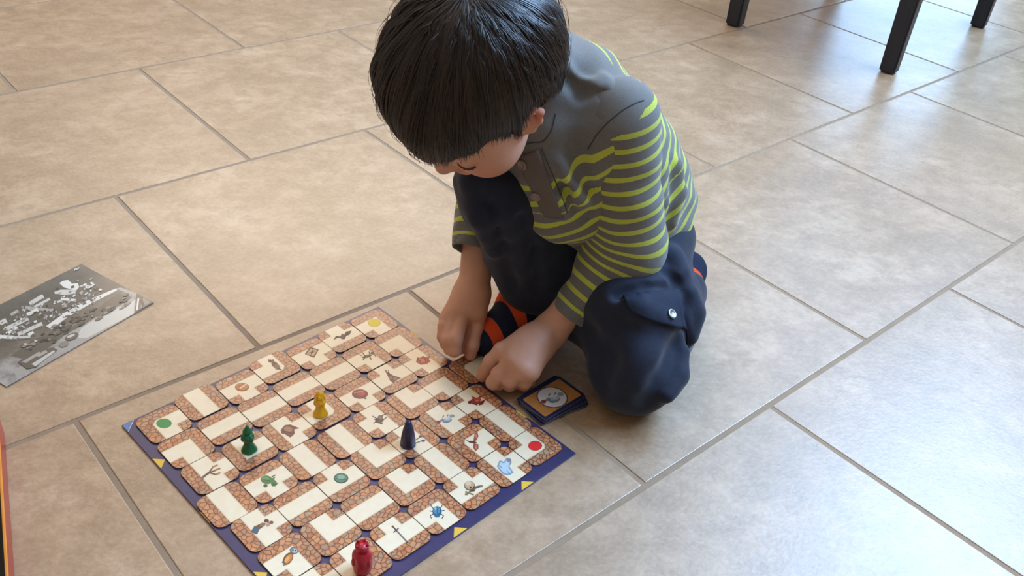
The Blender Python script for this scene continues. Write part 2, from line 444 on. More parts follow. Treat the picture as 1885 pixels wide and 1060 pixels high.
# pictures: picture pixel offsets from the tile centre (x right, y down)
ICON = {
 'green disc': [('6f9a3a', E_(0, 0, 14.5, 9)), ('3f8f4c', E_(0, 0, 14, 8.6))],
 'yellow disc': [('c8a838', E_(0, -1, 12, 7.6)), ('e6cc3a', E_(0, -1, 11.2, 7))],
 'red disc': [('a8201c', E_(0, 0, 13, 9.2)), ('dd2c28', E_(0, 0, 12.2, 8.6))],
 'ball': [('9a5a30', E_(0, 1, 13, 8)), ('c98a58', E_(0, 0, 11, 6.5)), ('ecd6a8', Ln(-3, 3, 8, -5, 1.6)), ('a05a38', Ln(-9, 1, 3, -5, 1))],
 'mouse': [('7a5a48', E_(0, -4, 8, 5, 40)), ('96705a', E_(4, 0, 6, 5, 40)), ('7a5a48', E_(-9, -11, 3.5, 2.9)), ('5a4030', Ln(-7, -8, -12, -14, 1)), ('5a4030', Ln(6, 3, 12, 5, 1.2)), ('7a5a48', E_(-4, -12, 2.4, 2))],
 'map': [('5c4a3a', [(-13, 1), (-3, -12), (13, -7), (4, 8)]), ('d0b080', [(-10, 1), (-2, -9), (10, -6), (3, 5)]), ('7a5a44', Ln(-6, 0, 6, -5, 1.4)), ('7a5a44', Ln(-2, 3, 2, -7, 1.2)), ('5c4a3a', E_(1, -2, 2.6, 1.8))],
 'bat': [('4a3428', [(-17, 6), (-12, -2), (-4, -1), (-1, -6), (2, -2), (7, -10), (17, -12), (13, -4), (7, -2), (4, 4), (-1, 4), (-5, 1), (-10, 2)]), ('6a4c3a', E_(0, -1, 3, 5, 20))],
 'lizard': [('6a5440', E_(0, 0, 9, 2.6, -15)), ('6a5440', E_(10, -6, 4, 2.6)), ('6a5440', [(-8, 1), (-18, -6), (-10, -2)]), ('5a4434', Ln(-3, 0, -7, 7, 1.6)), ('5a4434', Ln(4, -1, 8, 6, 1.6)), ('5a4434', Ln(-3, 0, -8, -7, 1.4)), ('5a4434', Ln(5, -3, 4, -9, 1.4)), ('5a4434', Ln(12, -5, 17, 1, 1.1))],
 'candelabra': [('6a4a3a', Ln(-14, 9, -2, 0, 3)), ('8a6a5a', E_(-15, 10, 3.6, 2.2)), ('6a4a3a', Ln(-2, 0, 10, -4, 2)), ('6a4a3a', Ln(-2, 0, 5, -10, 2)), ('6a4a3a', Ln(-2, 0, 12, 4, 2)), ('a87850', Ln(8, -4, 19, -8, 2.4)), ('a87850', Ln(4, -10, 14, -14, 2.4)), ('a87850', Ln(10, 4, 19, 0, 2.4))],
 'helmet': [('7c4c3c', [(-16, -2), (-8, -11), (2, -12), (12, -8), (19, -5), (9, -3), (10, 5), (2, 12), (-8, 6), (-15, 4)]), ('a87860', E_(-2, -3, 8, 5, 10)), ('5c3428', Ln(-12, 0, 4, 3, 1.3))],
 'crown': [('8a4a40', E_(0, 0, 15, 9)), ('b0584c', E_(2, -1, 8, 5)), ('c89070', Ln(-11, -2, 9, -6, 1.4)), ('d8504c', E_(5, -1, 3, 2.2)), ('6a3830', Ln(6, 7, 12, 9, 1.5))],
 'moth_small': [('7a5a48', [(-14, -12), (2, -2), (16, 2), (8, 7), (2, 12), (-4, 8)]), ('5a4030', Ln(-13, -12, 3, 6, 1.2)), ('a07c64', E_(5, 4, 4, 2.6)), ('5a4030', Ln(-8, -12, -4, 0, 1)), ('a07c64', E_(-3, 2, 2.6, 3))],
 'dragon': [('b8503c', [(-13, 3), (-11, -6), (-5, -5), (0, -9), (5, -6), (13, -9), (11, -2), (14, 1), (8, 6), (-4, 8)]), ('d8805c', E_(-2, 0, 6, 3.6)), ('7a2c20', Ln(-10, -2, -4, 2, 1.3)), ('7a2c20', Ln(2, -6, 6, 2, 1.2))],
 'dragon_green': [('4e7844', E_(-4, -2, 11, 8, 10)), ('6a9458', E_(-6, -4, 7, 4.5, 10)), ('4e7844', [(4, -4), (13, -8), (10, -3), (17, 5), (12, 10), (5, 6), (2, 3)]), ('3c6034', E_(-6, 9, 4, 3)), ('3c6034', E_(9, 7, 4.5, 3)), ('2c4a28', Ln(-10, -2, 2, 0, 1.2)), ('3c6034', Ln(5, -7, 13, -11, 1.4))],
 'spider': [('6a5448', E_(0, 2, 8, 5.6, -10)), ('8a7264', E_(2, -4, 5, 3.6)), ('4c3a30', Ln(-13, -6, -3, 0, 1.2)), ('4c3a30', Ln(3, -5, 13, -11, 1.2)), ('4c3a30', Ln(-11, 8, -4, 3, 1.4)), ('4c3a30', Ln(6, 2, 14, -4, 1.2)), ('4c3a30', Ln(-2, 6, 6, 9, 1.4)), ('4c3a30', Ln(-10, 0, -2, 2, 1.2))],
 'red_demon': [('8e2a1c', E_(-2, 0, 9, 5.4, 10)), ('b0402c', E_(2, -3, 7, 4)), ('8e2a1c', [(-5, -4), (-11, -10), (-2, -7)]), ('6c1c14', [(5, 1), (16, -3), (12, 6), (4, 8)]), ('6c1c14', E_(-12, 2, 4, 3)), ('d07050', E_(1, -1, 2.6, 1.6)), ('5a140c', Ln(-8, 4, 2, 7, 1.6)), ('5a140c', Ln(4, -7, 10, -9, 1.8))],
 'lamp': [('70808a', E_(3, 2, 9, 4.6, -15)), ('a8b4b4', E_(4, 0, 7, 3, -15)), ('8a968e', E_(12, -6, 5, 3)), ('70808a', [(-5, -2), (-12, 3), (-10, 4), (-3, 4)]), ('8e3a24', E_(-13, 5, 4, 2.8)), ('5c6c74', Ln(-6, -3, -3, -7, 1.4)), ('5c6c74', Ln(3, -5, 5, -9, 1.3)), ('c8d0cc', E_(3, -1, 3, 1.4, -15))],
 'emerald': [('2c4c3a', E_(-1, -4, 13.5, 9.6)), ('568068', E_(-1, -4.5, 11.5, 8)), ('86a88e', E_(-1, -6, 7, 4)), ('3a5c48', Ln(-11, -3, 9, -1, 1))],
 'keys': [('3a4048', Ln(-2, 7, 12, -2, 1.2)), ('3a4048', Ln(0, 10, 17, 4, 1.2)), ('4a5058', E_(14, -4, 3.4, 2.2)), ('4a5058', E_(19, 4, 3.6, 2.4)), ('3a4048', Ln(-6, 9, 2, -6, 1.2))],
 'lady': [('3e5c6c', [(-20, 8), (-13, -3), (-4, 3), (-8, 13), (-14, 11)]), ('6c4c38', [(-14, -1), (2, -9), (8, -5), (-4, 4)]), ('8e6c54', E_(2, -5, 6, 3, -20)), ('5a3430', E_(9, -12, 4.6, 3.6)), ('b08870', E_(13, -6, 6, 3.2, -50)), ('7c5444', E_(18, -9, 4, 3)), ('3e5c6c', Ln(-17, 6, -7, 10, 2))],
 'moth': [('9a4c38', [(-2, 0), (1, -16), (6, -19), (8, -11), (4, -3)]), ('9a4c38', [(-1, 2), (8, 4), (8, 12), (2, 17), (-2, 9)]), ('5c3830', E_(-3, 0, 8, 2.2, 8)), ('c07c5c', E_(4, -11, 2, 4)), ('c07c5c', E_(4, 9, 2, 3.6)), ('3a2a26', Ln(-8, -1, -14, -3, 1))],
 'ghost': [('8494a0', [(-14, 0), (-9, -11), (-1, -8), (4, -16), (12, -14), (13, -6), (9, 0), (17, 12), (8, 17), (-2, 15), (-9, 8)]), ('b8c8d0', [(-11, 0), (-8, -8), (-1, -5), (5, -12), (10, -12), (9, -3), (7, 1), (13, 11), (7, 14), (-1, 12), (-7, 6)]), ('8a8078', E_(8, -11, 4, 3.4)), ('6a7a88', Ln(-4, 4, -10, -2, 1)), ('6a7a88', Ln(4, 8, 10, 14, 1))],
 'skull': [('54402e', E_(-4, -4, 10, 9)), ('b89c78', E_(-4, -5, 9, 8)), ('d0b898', E_(-6, -8, 5, 4)), ('34241a', E_(-2, 0, 2, 1.8)), ('34241a', E_(4, -1, 1.8, 1.8)), ('6c5440', [(-12, 10), (-6, 7), (8, -3), (17, -5), (20, -2), (10, 1), (-4, 9), (-8, 14)]), ('8c7458', Ln(-12, 7, 4, 13, 2.4)), ('54402e', E_(2, 5, 4, 2.2)), ('8c7458', E_(18, -3, 3, 2)), ('8c7458', E_(-10, 12, 3, 2))],
 'beetle': [('1c3c4c', Ln(-6, -3, -13, -12, 1.2)), ('1c3c4c', Ln(6, -4, 11, -13, 1.2)), ('1c3c4c', Ln(-8, 1, -14, 0, 1.2)), ('1c3c4c', Ln(7, 0, 14, -1, 1.2)), ('1c3c4c', Ln(-6, 5, -13, 9, 1.2)), ('1c3c4c', Ln(-13, 9, -10, 14, 1.2)), ('1c3c4c', Ln(6, 5, 12, 9, 1.2)), ('1c3c4c', Ln(12, 9, 9, 14, 1.2)), ('1e5068', E_(0, 1, 8.6, 9.6)), ('3c86a0', E_(-1, -1, 6.4, 7)), ('1c3c4c', Ln(0, -8, 0, 8, .9)), ('2a6078', E_(0, 9, 5, 3)), ('88b8c8', E_(-3, -4, 1.8, 2.4))],
 'sword': [('4a4040', Ln(-14, -16, 14, 14, 2.2)), ('8a7c78', Ln(-6, -8, 12, 12, .9)), ('4a4040', Ln(-13, -5, -3, -13, 1.6)), ('6a4a38', E_(-14, -16, 2.4, 2))],
 'owl': [('6c4428', E_(-3, 3, 8, 13, 35)), ('c87a3c', E_(-2, 3, 5.4, 10, 35)), ('e0a058', E_(-5, 4, 3, 7, 35)), ('5a6068', E_(8, -12, 8, 6.4, 20)), ('a8acac', E_(9, -12, 5.6, 4.4, 20)), ('1c1c20', E_(6, -13, 1.5, 1.4)), ('1c1c20', E_(11, -12, 1.5, 1.4)), ('70685c', Ln(-10, 12, -14, 9, 1.6)), ('70685c', Ln(-8, 14, -12, 15, 1.6))],
}
def picture(tile, key, z, ctr=None):
    """lay the picture's outline on the plane of the tile, in the tile's own frame"""
    mw = Matrix.LocRotScale(Vector((*tile['_p'], 0)), Matrix.Rotation(tile['_r'], 3, 'Z').to_quaternion(), None).inverted()
    c0 = tile['_p']; v = Vector((*c0, BZ+.0018))-cam.location
    px = W/2+FPX*(v@Vector(CX))/(v@Vector(CF)); py = H/2-FPX*(v@Vector(CU))/(v@Vector(CF))
    mats = []; polys = []
    for hx, pts in ICON[key]:
        m = inkm(hx)
        if m not in mats: mats.append(m)
        q = []
        for x, y in pts:
            w = at(px+x, py+y, BZ+.0018); l = mw@Vector((w[0], w[1], 0)); q.append((l.x, l.y))
        polys.append((mats.index(m), q))
    o = flat('picture', polys, None, z, mats); return o

# (i along the back edge, j towards the front right) : openings, picture ; N S E W in the tile frame
T = {
 (0,0):('ES','green disc'),(1,0):('NS',None),(2,0):('WES','ball'),(3,0):('NW','mouse'),(4,0):('WES','map'),(5,0):('NWE','bat'),(6,0):('WS','yellow disc'),
 (0,1):('WS',None),(1,1):('EW',None),(2,1):('EW',None),(3,1):('EW',None),(4,1):('EW',None),(5,1):('WS','lizard'),(6,1):('WS',None),
 (0,2):('NES','candelabra'),(1,2):('NE',None),(2,2):('NES','helmet'),(3,2):('NW',None),(4,2):('WES','crown'),(5,2):('WNE','moth_small'),(6,2):('NWS','dragon'),
 (0,3):('NS',None),(1,3):('WES','dragon_green'),(2,3):('NS',None),(3,3):('NS',None),(4,3):('NWS','spider'),(5,3):('NE',None),(6,3):('WS',None),(7,3):('ES',None),
 (0,4):('NES','lady'),(1,4):('EW',None),(2,4):('WNE','emerald'),(3,4):('NE',None),(4,4):('NWS','keys'),(5,4):('NES','lamp'),(6,4):('NWS','red_demon'),
 (0,5):('WS','owl'),(1,5):('NE',None),(2,5):('EW',None),(3,5):('NE',None),(4,5):('NS',None),(5,5):('ES','moth'),(6,5):('NS',None),
 (0,6):('NE',None),(1,6):('NW',None),(2,6):('WNE','sword'),(3,6):('WS','beetle'),(4,6):('WNE','skull'),(5,6):('NES','ghost'),(6,6):('NW','red disc')}
LAB = {
 (1,0):'straight path tile beside the green disc corner, on the back edge',
 (3,0):'corner path tile printed with a mouse, on the back edge',
 (5,0):'path tile printed with a bat, beside the yellow disc corner',
 (0,1):'plain corner path tile on the left edge, right in front of the green disc',
 (1,1):'straight path tile directly behind the green pawn',
 (2,1):'straight path tile in front of the tile with the round golden ball',
 (3,1):'straight path tile directly behind the yellow pawn',
 (4,1):'straight path tile in front of the tile with the map picture',
 (5,1):'corner path tile printed with a lizard',
 (6,1):'plain corner path tile right in front of the yellow disc corner',
 (1,2):'corner path tile under the green pawn',
 (3,2):'corner path tile under the yellow pawn',
 (5,2):'path tile printed with a grey spread-winged moth, between crown and dragon tiles',
 (0,3):'straight path tile jutting over the left edge, in front of the candelabra tile',
 (1,3):'path tile printed with a green dragon',
 (2,3):'straight path tile between the helmet picture and the emerald picture',
 (3,3):'straight path tile in front of the yellow pawn, between pawn and plain corner tile',
 (4,3):'path tile printed with a brown spider, behind the blue pawn',
 (5,3):'plain corner path tile between the spider tile and the tile by the hands',
 (6,3):'plain corner path tile just left of the tile being pushed in',
 (7,3):'loose corner path tile under both index fingers, being pushed into the board',
 (1,4):'straight path tile between the lady picture and the emerald picture',
 (3,4):'plain corner path tile just left of the blue pawn',
 (5,4):'path tile printed with a grey oil lamp',
 (0,5):'corner path tile printed with an owl, near the bottom of the photo',
 (1,5):'plain corner path tile between the owl tile and the long straight path behind the sword',
 (2,5):'straight path tile behind the sword picture',
 (3,5):'plain corner path tile behind the beetle picture',
 (4,5):'straight path tile between the blue pawn and the skull picture',
 (5,5):'corner path tile printed with a red-brown moth, beside the red disc corner',
 (6,5):'straight path tile on the right edge, right behind the red disc corner',
 (1,6):'corner path tile under the red pawn',
 (3,6):'corner path tile printed with a blue beetle, on the front edge',
 (5,6):'path tile printed with a white ghost, beside the red disc corner',
}
for (i, j), (op, pic) in T.items():
    di = -.19 if j == 3 else 0; dj = {0: -.11, 1: -.08, 2: -.04}.get(j, 0) if i in (1, 3) else ({0: -.05, 1: -.03}.get(j, 0) if i == 5 else 0)
    p = bpos(i, j, di, dj)+RNG.normal(size=2)*.0002
    fixed = i % 2 == 0 and j % 2 == 0
    rz = BA+RNG.normal()*.004
    o = bpy.data.objects.new('fixed_tile' if fixed else 'maze_tile', get_tile(op)); COL.objects.link(o)
    z = BZ if i < 7 else BZ-.0004
    if fixed:
        o.parent = board; d_ = p-bc; o.location = (float(d_@be), float(-(d_@bgd)), z); o.rotation_euler = (0, 0, rz-BA)
    else:
        o.location = (p[0], p[1], z); o.rotation_euler = (0, 0, rz)
        tag(o, LAB[(i, j)], 'game tile', 'loose path tiles of the maze board')
    if pic:
        q = picture({'_p': p, '_r': rz}, pic, .00186, None); q.parent = o

# yellow arrow triangles and blue corner marks on the indigo border
m_yel = inkm('e2b43c')
def bl(u, v): return (u-half+sh[0], half-v+sh[1])
tri = []
for k in (1, 3, 5):
    c = (.0985+k*.137)*S; w = .0098; e = .0006; a_ = .0105
    tri += [('b', (bl(c-w, e), bl(c+w, e), bl(c, a_))), ('f', (bl(c-w, S-e), bl(c+w, S-e), bl(c, S-a_)))]
    c = (.079+k*.1363)*S
    tri += [('l', (bl(e, c-w), bl(e, c+w), bl(a_, c))), ('r', (bl(S-e, c-w), bl(S-e, c+w), bl(S-a_, c)))]
for _, pts in tri: flat('arrow_mark', [(0, list(pts))], board, BZ+.00006, [m_yel])
m_blue = inkm('5a7cae'); m_wht = inkm('d8dce0')
for sx, sy in ((0, 0),):
    fx = lambda a: a if sx == 0 else S-a
    fy = lambda a: a if sy == 0 else S-a
    flat('corner_mark', [(0, [bl(fx(.0005), fy(.0005)), bl(fx(.013), fy(.0005)), bl(fx(.0005), fy(.013))]), (1, [bl(fx(.0132), fy(.0008)), bl(fx(.0142), fy(.0008)), bl(fx(.0008), fy(.0142)), bl(fx(.0008), fy(.0132))])], board, BZ+.00006, [m_blue, m_wht])

# ------------------------------------------------------------------ pawns
def lathe(prof, n=32, mod=None):
    V, F = [], []
    for r, z in prof:
        for k in range(n):
            a = 2*math.pi*k/n; rr = r*(1 if mod is None else mod(a, z)); V.append((rr*math.cos(a), rr*math.sin(a), z))
    for i in range(len(prof)-1):
        for k in range(n): F.append((i*n+k, i*n+(k+1) % n, (i+1)*n+(k+1) % n, (i+1)*n+k))
    F.append(tuple(range(n-1, -1, -1))); F.append(tuple((len(prof)-1)*n+k for k in range(n)))
    return V, F
def pawn(px, py, col, label, base, top, yaw=0):
    zt = BZ+.0018
    p = at(px, py, zt)
    m = newmat('pawn_plastic', col, .3, .5, Subsurface_Weight=.15); m.node_tree.nodes['Principled BSDF'].inputs['Subsurface Radius'].default_value = (.004, .003, .002)
    g = NT(m); g.bump(g.noise(g.obj(), 420, 3), .35, .0006)
    r = thing('pawn', label, 'game pawn', (p[0], p[1], zt), yaw)
    V, F = lathe(base[0], 32, base[1]); link('robe', pymesh('robe', V, F, None, True), r, [m])
    for nm, (vv, ff) in top: link(nm, pymesh(nm, vv, ff, None, True), r, [m])
    return r
def blob(c, r, n=12):
    V, F = lathe([(max(1e-5, r[0]*math.sin(math.pi*k/8)), c[2]-r[2]*math.cos(math.pi*k/8)) for k in range(9)], n)
    return [(x+c[0], y*r[1]/r[0]+c[1], z) for x, y, z in V], F
def merge(*gs):
    V, F = [], []
    for v, f in gs: b = len(V); V += v; F += [tuple(i+b for i in q) for q in f]
    return V, F
s = .001
# wizard-like pawn with flared foot, narrow waist, bulging shoulders and a pointed hat
figure = ([(8.2*s, 0), (8.8*s, 1.2*s), (8.6*s, 3*s), (6.6*s, 6*s), (5.4*s, 10*s), (5*s, 14*s), (5.6*s, 17*s), (6.8*s, 19.5*s), (6.9*s, 22*s), (5.6*s, 24.5*s), (4.2*s, 26*s)], lambda a, z: 1+.05*math.cos(5*a)*(z < .02))
hat = [('head', merge(blob((0, 0, 27.5*s), (4.6*s, 4.4*s, 4.2*s)))),
       ('hat', lathe([(5.4*s, 28.5*s), (5.2*s, 29.5*s), (3.6*s, 31.5*s), (2.2*s, 34.5*s), (.5*s, 38*s)], 20)),
       ('arm', merge(blob((4.6*s, -3.4*s, 20*s), (2.6*s, 2.6*s, 4.5*s)), blob((-4.6*s, -3.4*s, 20*s), (2.6*s, 2.6*s, 4.5*s))))]
pawn(459, 828, '12653a', 'green plastic figure pawn with pointed hat on the tile near the left corner', figure, hat)
crown = [('head', merge(blob((0, 0, 27.5*s), (4.6*s, 4.4*s, 4.6*s)))), ('hair', merge(*[blob((4.6*s*math.cos(a), 4.6*s*math.sin(a), (27+2*math.sin(3*a))*s), (1.9*s, 1.9*s, 4*s)) for a in np.linspace(0, 5.6, 8)])),
         ('crown', lathe([(3.8*s, 31*s), (3.9*s, 32*s), (2.6*s, 34*s), (1.2*s, 36*s)], 16)),
         ('arm', merge(blob((4.4*s, -3.4*s, 20*s), (2.4*s, 2.6*s, 4.5*s)), blob((-4.4*s, -3.4*s, 20*s), (2.4*s, 2.6*s, 4.5*s))))]
pawn(590, 762, 'f0b41c', 'yellow plastic figure pawn with curly head standing mid-board', figure, crown)
cloak = ([(8.2*s, 0), (8.7*s, 1*s), (8.6*s, 4*s), (8.2*s, 10*s), (7.2*s, 18*s), (5.8*s, 26*s), (4.4*s, 31*s), (3.4*s, 34.5*s), (2.2*s, 36.4*s), (.5*s, 37*s)], lambda a, z: 1+.03*math.cos(6*a)*(1-z/.04))
pawn(751, 818, '262046', 'dark blue plastic cone-shaped pawn on the keys tile', cloak, [('hood', merge(blob((0, -1.2*s, 32*s), (3.6*s, 3.6*s, 4*s)))), ('hem', lathe([(8.3*s, .2*s), (9*s, .8*s), (9*s, 1.9*s), (8.4*s, 2.6*s)], 28))])
knight = ([(8*s, 0), (8.6*s, 1*s), (9.4*s, 5*s), (9.8*s, 13*s), (9.8*s, 21*s), (9.2*s, 25*s), (7.6*s, 27.5*s), (6.6*s, 29*s), (6.4*s, 30*s)], lambda a, z: 1+.05*math.cos(4*a+.4)*(z > .004))
keep_ = merge(lathe([(6.4*s, 29*s), (6.5*s, 34*s), (6.8*s, 35*s), (6.8*s, 37*s)], 20), *[blob((5.8*s*math.cos(a), 5.8*s*math.sin(a), 37.5*s), (1.5*s, 1.5*s, 2*s), 8) for a in np.linspace(0, 5.03, 5)])
pawn(667, 1048, 'b01a2c', 'red plastic knight-shaped pawn at the bottom edge of the photo', knight, [('crown', keep_), ('arm', merge(blob((7.4*s, -4.8*s, 16*s), (2.6*s, 2.6*s, 6.5*s)), blob((-7.4*s, -4.8*s, 16*s), (2.6*s, 2.6*s, 6.5*s))))])

# ------------------------------------------------------------------ pile of picture cards
A_, B_, C_, D_ = [at(*p, .004)[:2] for p in ((953, 737), (1028, 697), (1078, 730), (1003, 779))]
cc_ = (A_+B_+C_+D_)/4; ex = (B_-A_+C_-D_)/2; ey = (B_-C_+A_-D_)/2
cw, ch = np.linalg.norm(ex), np.linalg.norm(ey); ca = math.atan2(ex[1], ex[0]); print('card', cw, ch, ca)
m_cb = newmat('card_border', '1e2348', .35); m_cp = newmat('card_panel_orange', 'b87838', .4); m_cpw = newmat('card_panel_white', 'd8d0cc', .4)
m_cback = newmat('card_side', '8a8690', .6)
g = NT(m_cp); g.l(g.mix(g.noise(g.obj(), 90, 4), lin('a86a30'), lin('c88a46')), g.b.inputs['Base Color'])
def rrect(w, h, r, n=5):
    return [(sx*(w/2-r)+r*math.cos(a), sy*(h/2-r)+r*math.sin(a)) for sx, sy, a0 in ((1, 1, 0), (-1, 1, 90), (-1, -1, 180), (1, -1, 270)) for a in [math.radians(a0+90*k/n) for k in range(n+1)]]
def card_body():
    pts = rrect(cw, ch, .004); n = len(pts); t = .0006
    V = [(x, y, t) for x, y in pts]+[(x, y, 0) for x, y in pts]
    F = [tuple(range(n)), tuple(range(2*n-1, n-1, -1))]+[(n+k, n+(k+1) % n, (k+1) % n, k) for k in range(n)]
    return pymesh('card', V, F, [0, 0]+[1]*n)
card_me = card_body(); card_me.materials.append(m_cb); card_me.materials.append(m_cback)
offs = [(-.001, .001, .05), (.002, -.004, -.22), (.004, -.003, -.17), (.001, -.006, -.12), (-.0025, .002, .07), (.003, -.003, -.09), (.0015, -.0035, -.05), (-.003, .0025, .03), (.001, -.001, -.02), (0, 0, 0)]
clab = ['bottommost card of the small pile by the knee', 'second card from the bottom of the pile, turned clockwise', 'third card from the bottom of the pile, fanned out at the front', 'fourth card from the bottom of the pile, edge peeping out in front',
        'fifth card from the bottom of the pile, shifted toward the hand', 'sixth card from the bottom of the pile, its front corner showing', 'fourth card from the top of the pile, slightly turned', 'third card from the top of the pile, shifted left',
        'card directly beneath the top lamp card of the pile', 'top card of the pile, orange panel with a grey oil lamp in a white circle']
for k, (dx, dy, dr) in enumerate(offs):
    cdo = thing('picture_card', clab[k], 'card', (cc_[0]+dx, cc_[1]+dy, .0004+k*.00075), ca+dr, 'pile of picture cards')
    b = bpy.data.objects.new('card_face', card_me); COL.objects.link(b); b.parent = cdo
    pts = rrect(cw-.008, ch-.008, .002)
    P = [(0, pts), (1, E_(0, 0, ch*.41, ch*.41, 0, 28)), (2, E_(0, 0, ch*.38, ch*.38, 0, 28))]
    mats = [m_cp, m_cb, m_cpw]
    if k == 9:
        cx0, cy0 = 1017, 733
        R_ = Matrix.Rotation(-(ca+dr), 3, 'Z')
        for hx, pp in ICON['lamp']:
            m = inkm(hx)
            if m not in mats: mats.append(m)
            q = []
            for x, y in pp:
                w_ = at(cx0+x*1.25, cy0+y*1.25, .0077); l = R_@Vector((w_[0]-cc_[0]-dx, w_[1]-cc_[1]-dy, 0)); q.append((l.x, l.y))
            P.append((mats.index(m), q))
    flat('picture', P, cdo, .00064, mats)

# ------------------------------------------------------------------ glossy grey print on the left
R2, B2, T2 = [at(*p, .001)[:2] for p in ((283, 557), (12, 712), (148, 487))]
pe = (R2-B2)/np.linalg.norm(R2-B2); pn = np.array([-pe[1], pe[0]]); pw_, ph_ = .217, .148
pc = R2-pe*pw_/2+pn*ph_/2; pa = math.atan2(pe[1], pe[0])
print('print', np.linalg.norm(R2-B2), np.linalg.norm(T2-R2))
pr = thing('photo_print', 'glossy grey photo print of a harbour town lying on the floor tiles', 'photograph', (pc[0], pc[1], 0), pa)
m_pp = newmat('print_paper', '8f8680', .22, .5, Coat_Weight=.15, Coat_Roughness=.15)
g = NT(m_pp); oc = g.obj(); sx = g.n('ShaderNodeSeparateXYZ'); g.l(oc, sx.inputs[0])
yy = g.math('MULTIPLY_ADD', sx.outputs[1], 1/ph_, .5)
nn = g.noise(oc, 55, 8, .7); n2 = g.noise(oc, 16, 5, .6)
bgc = g.ramp(g.math('ADD', yy, g.math('MULTIPLY_ADD', n2, .3, -.15)), [(0, lin('a8a096')), (.22, lin('a0968a')), (.30, lin('80725f')), (.5, lin('63594c')), (.62, lin('6c6252')), (.8, lin('625a4c')), (1, lin('6c6456'))])
g.l(g.mix(g.ramp(nn, [(.42, (0,)*3), (.62, (.55,)*3)]), bgc, lin('57504a')), g.b.inputs['Base Color'])
bm = bmesh.new(); box_bm(bm, (-pw_/2, -ph_/2, .0006), (pw_/2, ph_/2, .0014)); link('paper', bm_mesh('paper', bm), pr, [m_pp])
def pq(x, y):
    w_ = at(x, y, .0014)[:2]-pc; return (float(w_@pe), float(w_@pn))
prn = random.Random(3); mats = [newmat('print_grey', h_, .25, .5, Coat_Weight=.15, Coat_Roughness=.15) for h_ in ('bfb5a5', 'a0968a', '857a6c', '645a4c', '4c4438', 'd2c8b8')]
PP = []
def rq(mi, *pts): PP.append((mi, [pq(*p) for p in pts]))
# water sheet, quay, houses, ships
rq(3, (118, 612), (150, 590), (205, 548), (218, 540), (243, 547), (232, 556), (200, 577), (165, 592), (120, 616))
rq(3, (20, 655), (60, 625), (120, 605), (118, 618), (90, 640), (40, 660))
rq(1, (30, 694), (150, 632), (246, 579), (250, 552), (243, 548), (232, 557), (209, 568), (202, 577), (177, 584), (150, 600), (122, 618), (118, 634), (60, 668), (24, 680))
rq(0, (150, 604), (177, 586), (204, 578), (212, 569), (234, 559), (248, 552), (246, 577), (160, 622), (140, 622))
rq(5, (85, 600), (120, 575), (160, 553), (213, 531), (216, 534), (165, 560), (125, 583), (95, 606))
rq(1, (213, 531), (222, 529), (254, 541), (251, 547))
rq(5, (109, 521), (116, 517), (125, 515), (133, 522), (143, 521), (146, 528), (140, 535), (126, 531), (118, 529))
rq(0, (100, 537), (112, 533), (138, 533), (140, 540), (118, 543), (108, 541), (101, 541))
for a in [(55, 560, 80, 545, 7), (62, 566, 92, 550, 4), (47, 566, 88, 571, 5), (50, 580, 70, 570, 6), (12, 606, 52, 586, 7), (33, 616, 78, 596, 6), (12, 615, 32, 603, 5), (20, 580, 34, 572, 5), (0, 596, 12, 590, 8), (105, 556, 128, 549, 4), (112, 551, 140, 553, 4),
          (52, 617, 62, 612, 5), (115, 580, 128, 577, 5), (130, 573, 142, 569, 4), (148, 527, 160, 524, 3), (155, 532, 168, 527, 3), (0, 620, 26, 622, 6), (24, 622, 56, 620, 4)]:
    x0, y0, x1, y1, w_ = a; L_ = Ln(x0, y0, x1, y1, w_); rq(prn.choice([0, 0, 1, 5]), *L_)
    L_ = Ln(x0+1, y0+w_*.75, x1+1, y1+w_*.75, w_*.5); rq(3, *L_)
for k in range(170):
    t_ = prn.random(); x = 5+t_*175+prn.uniform(-8, 8); y = 606-t_*72+prn.gauss(0, 12)+4
    a = prn.uniform(-.7, -.3) if prn.random() < .6 else prn.uniform(.5, .9); l_ = prn.uniform(2, 7)
    rq(prn.choice([0, 1, 2, 3, 4, 1, 5]), *Ln(x, y, x+l_*math.cos(a), y+l_*math.sin(a), prn.uniform(1.2, 3.2)))
for k in range(60):
    x = prn.uniform(40, 235); y = 632-(x-60)*.45+prn.gauss(0, 7); rq(prn.choice([3, 2, 4]), *E_(x, y, prn.uniform(3, 9), prn.uniform(1.5, 3), -25, 8))
rq(3, (33, 667), (50, 655), (75, 645), (98, 640), (106, 645), (80, 662), (68, 676), (50, 680)); rq(1, (40, 667), (72, 648), (76, 651), (48, 669)); rq(0, (58, 671), (98, 646), (102, 648), (66, 675)); rq(1, (66, 655), (84, 645), (88, 649), (72, 658))
rq(3, *E_(133, 620, 13, 6, -22)); rq(0, *E_(131, 619, 8, 2.4, -22)); rq(2, *E_(118, 634, 9, 5, -22)); rq(0, *E_(47, 634, 2.4, 2)); rq(0, *E_(66, 628, 3, 2)); rq(0, *E_(112, 600, 2, 2)); rq(5, *E_(162, 529, 5, 2.8)); rq(2, *E_(162, 529, 2.4, 1.4)); rq(5, *E_(185, 534, 3, 2))
# three small handwritten strokes near the back corner
for a in ((137, 499, 139, 495), (140, 498, 142, 495), (143, 497, 146, 493)): rq(5, *Ln(*a, 1.2))
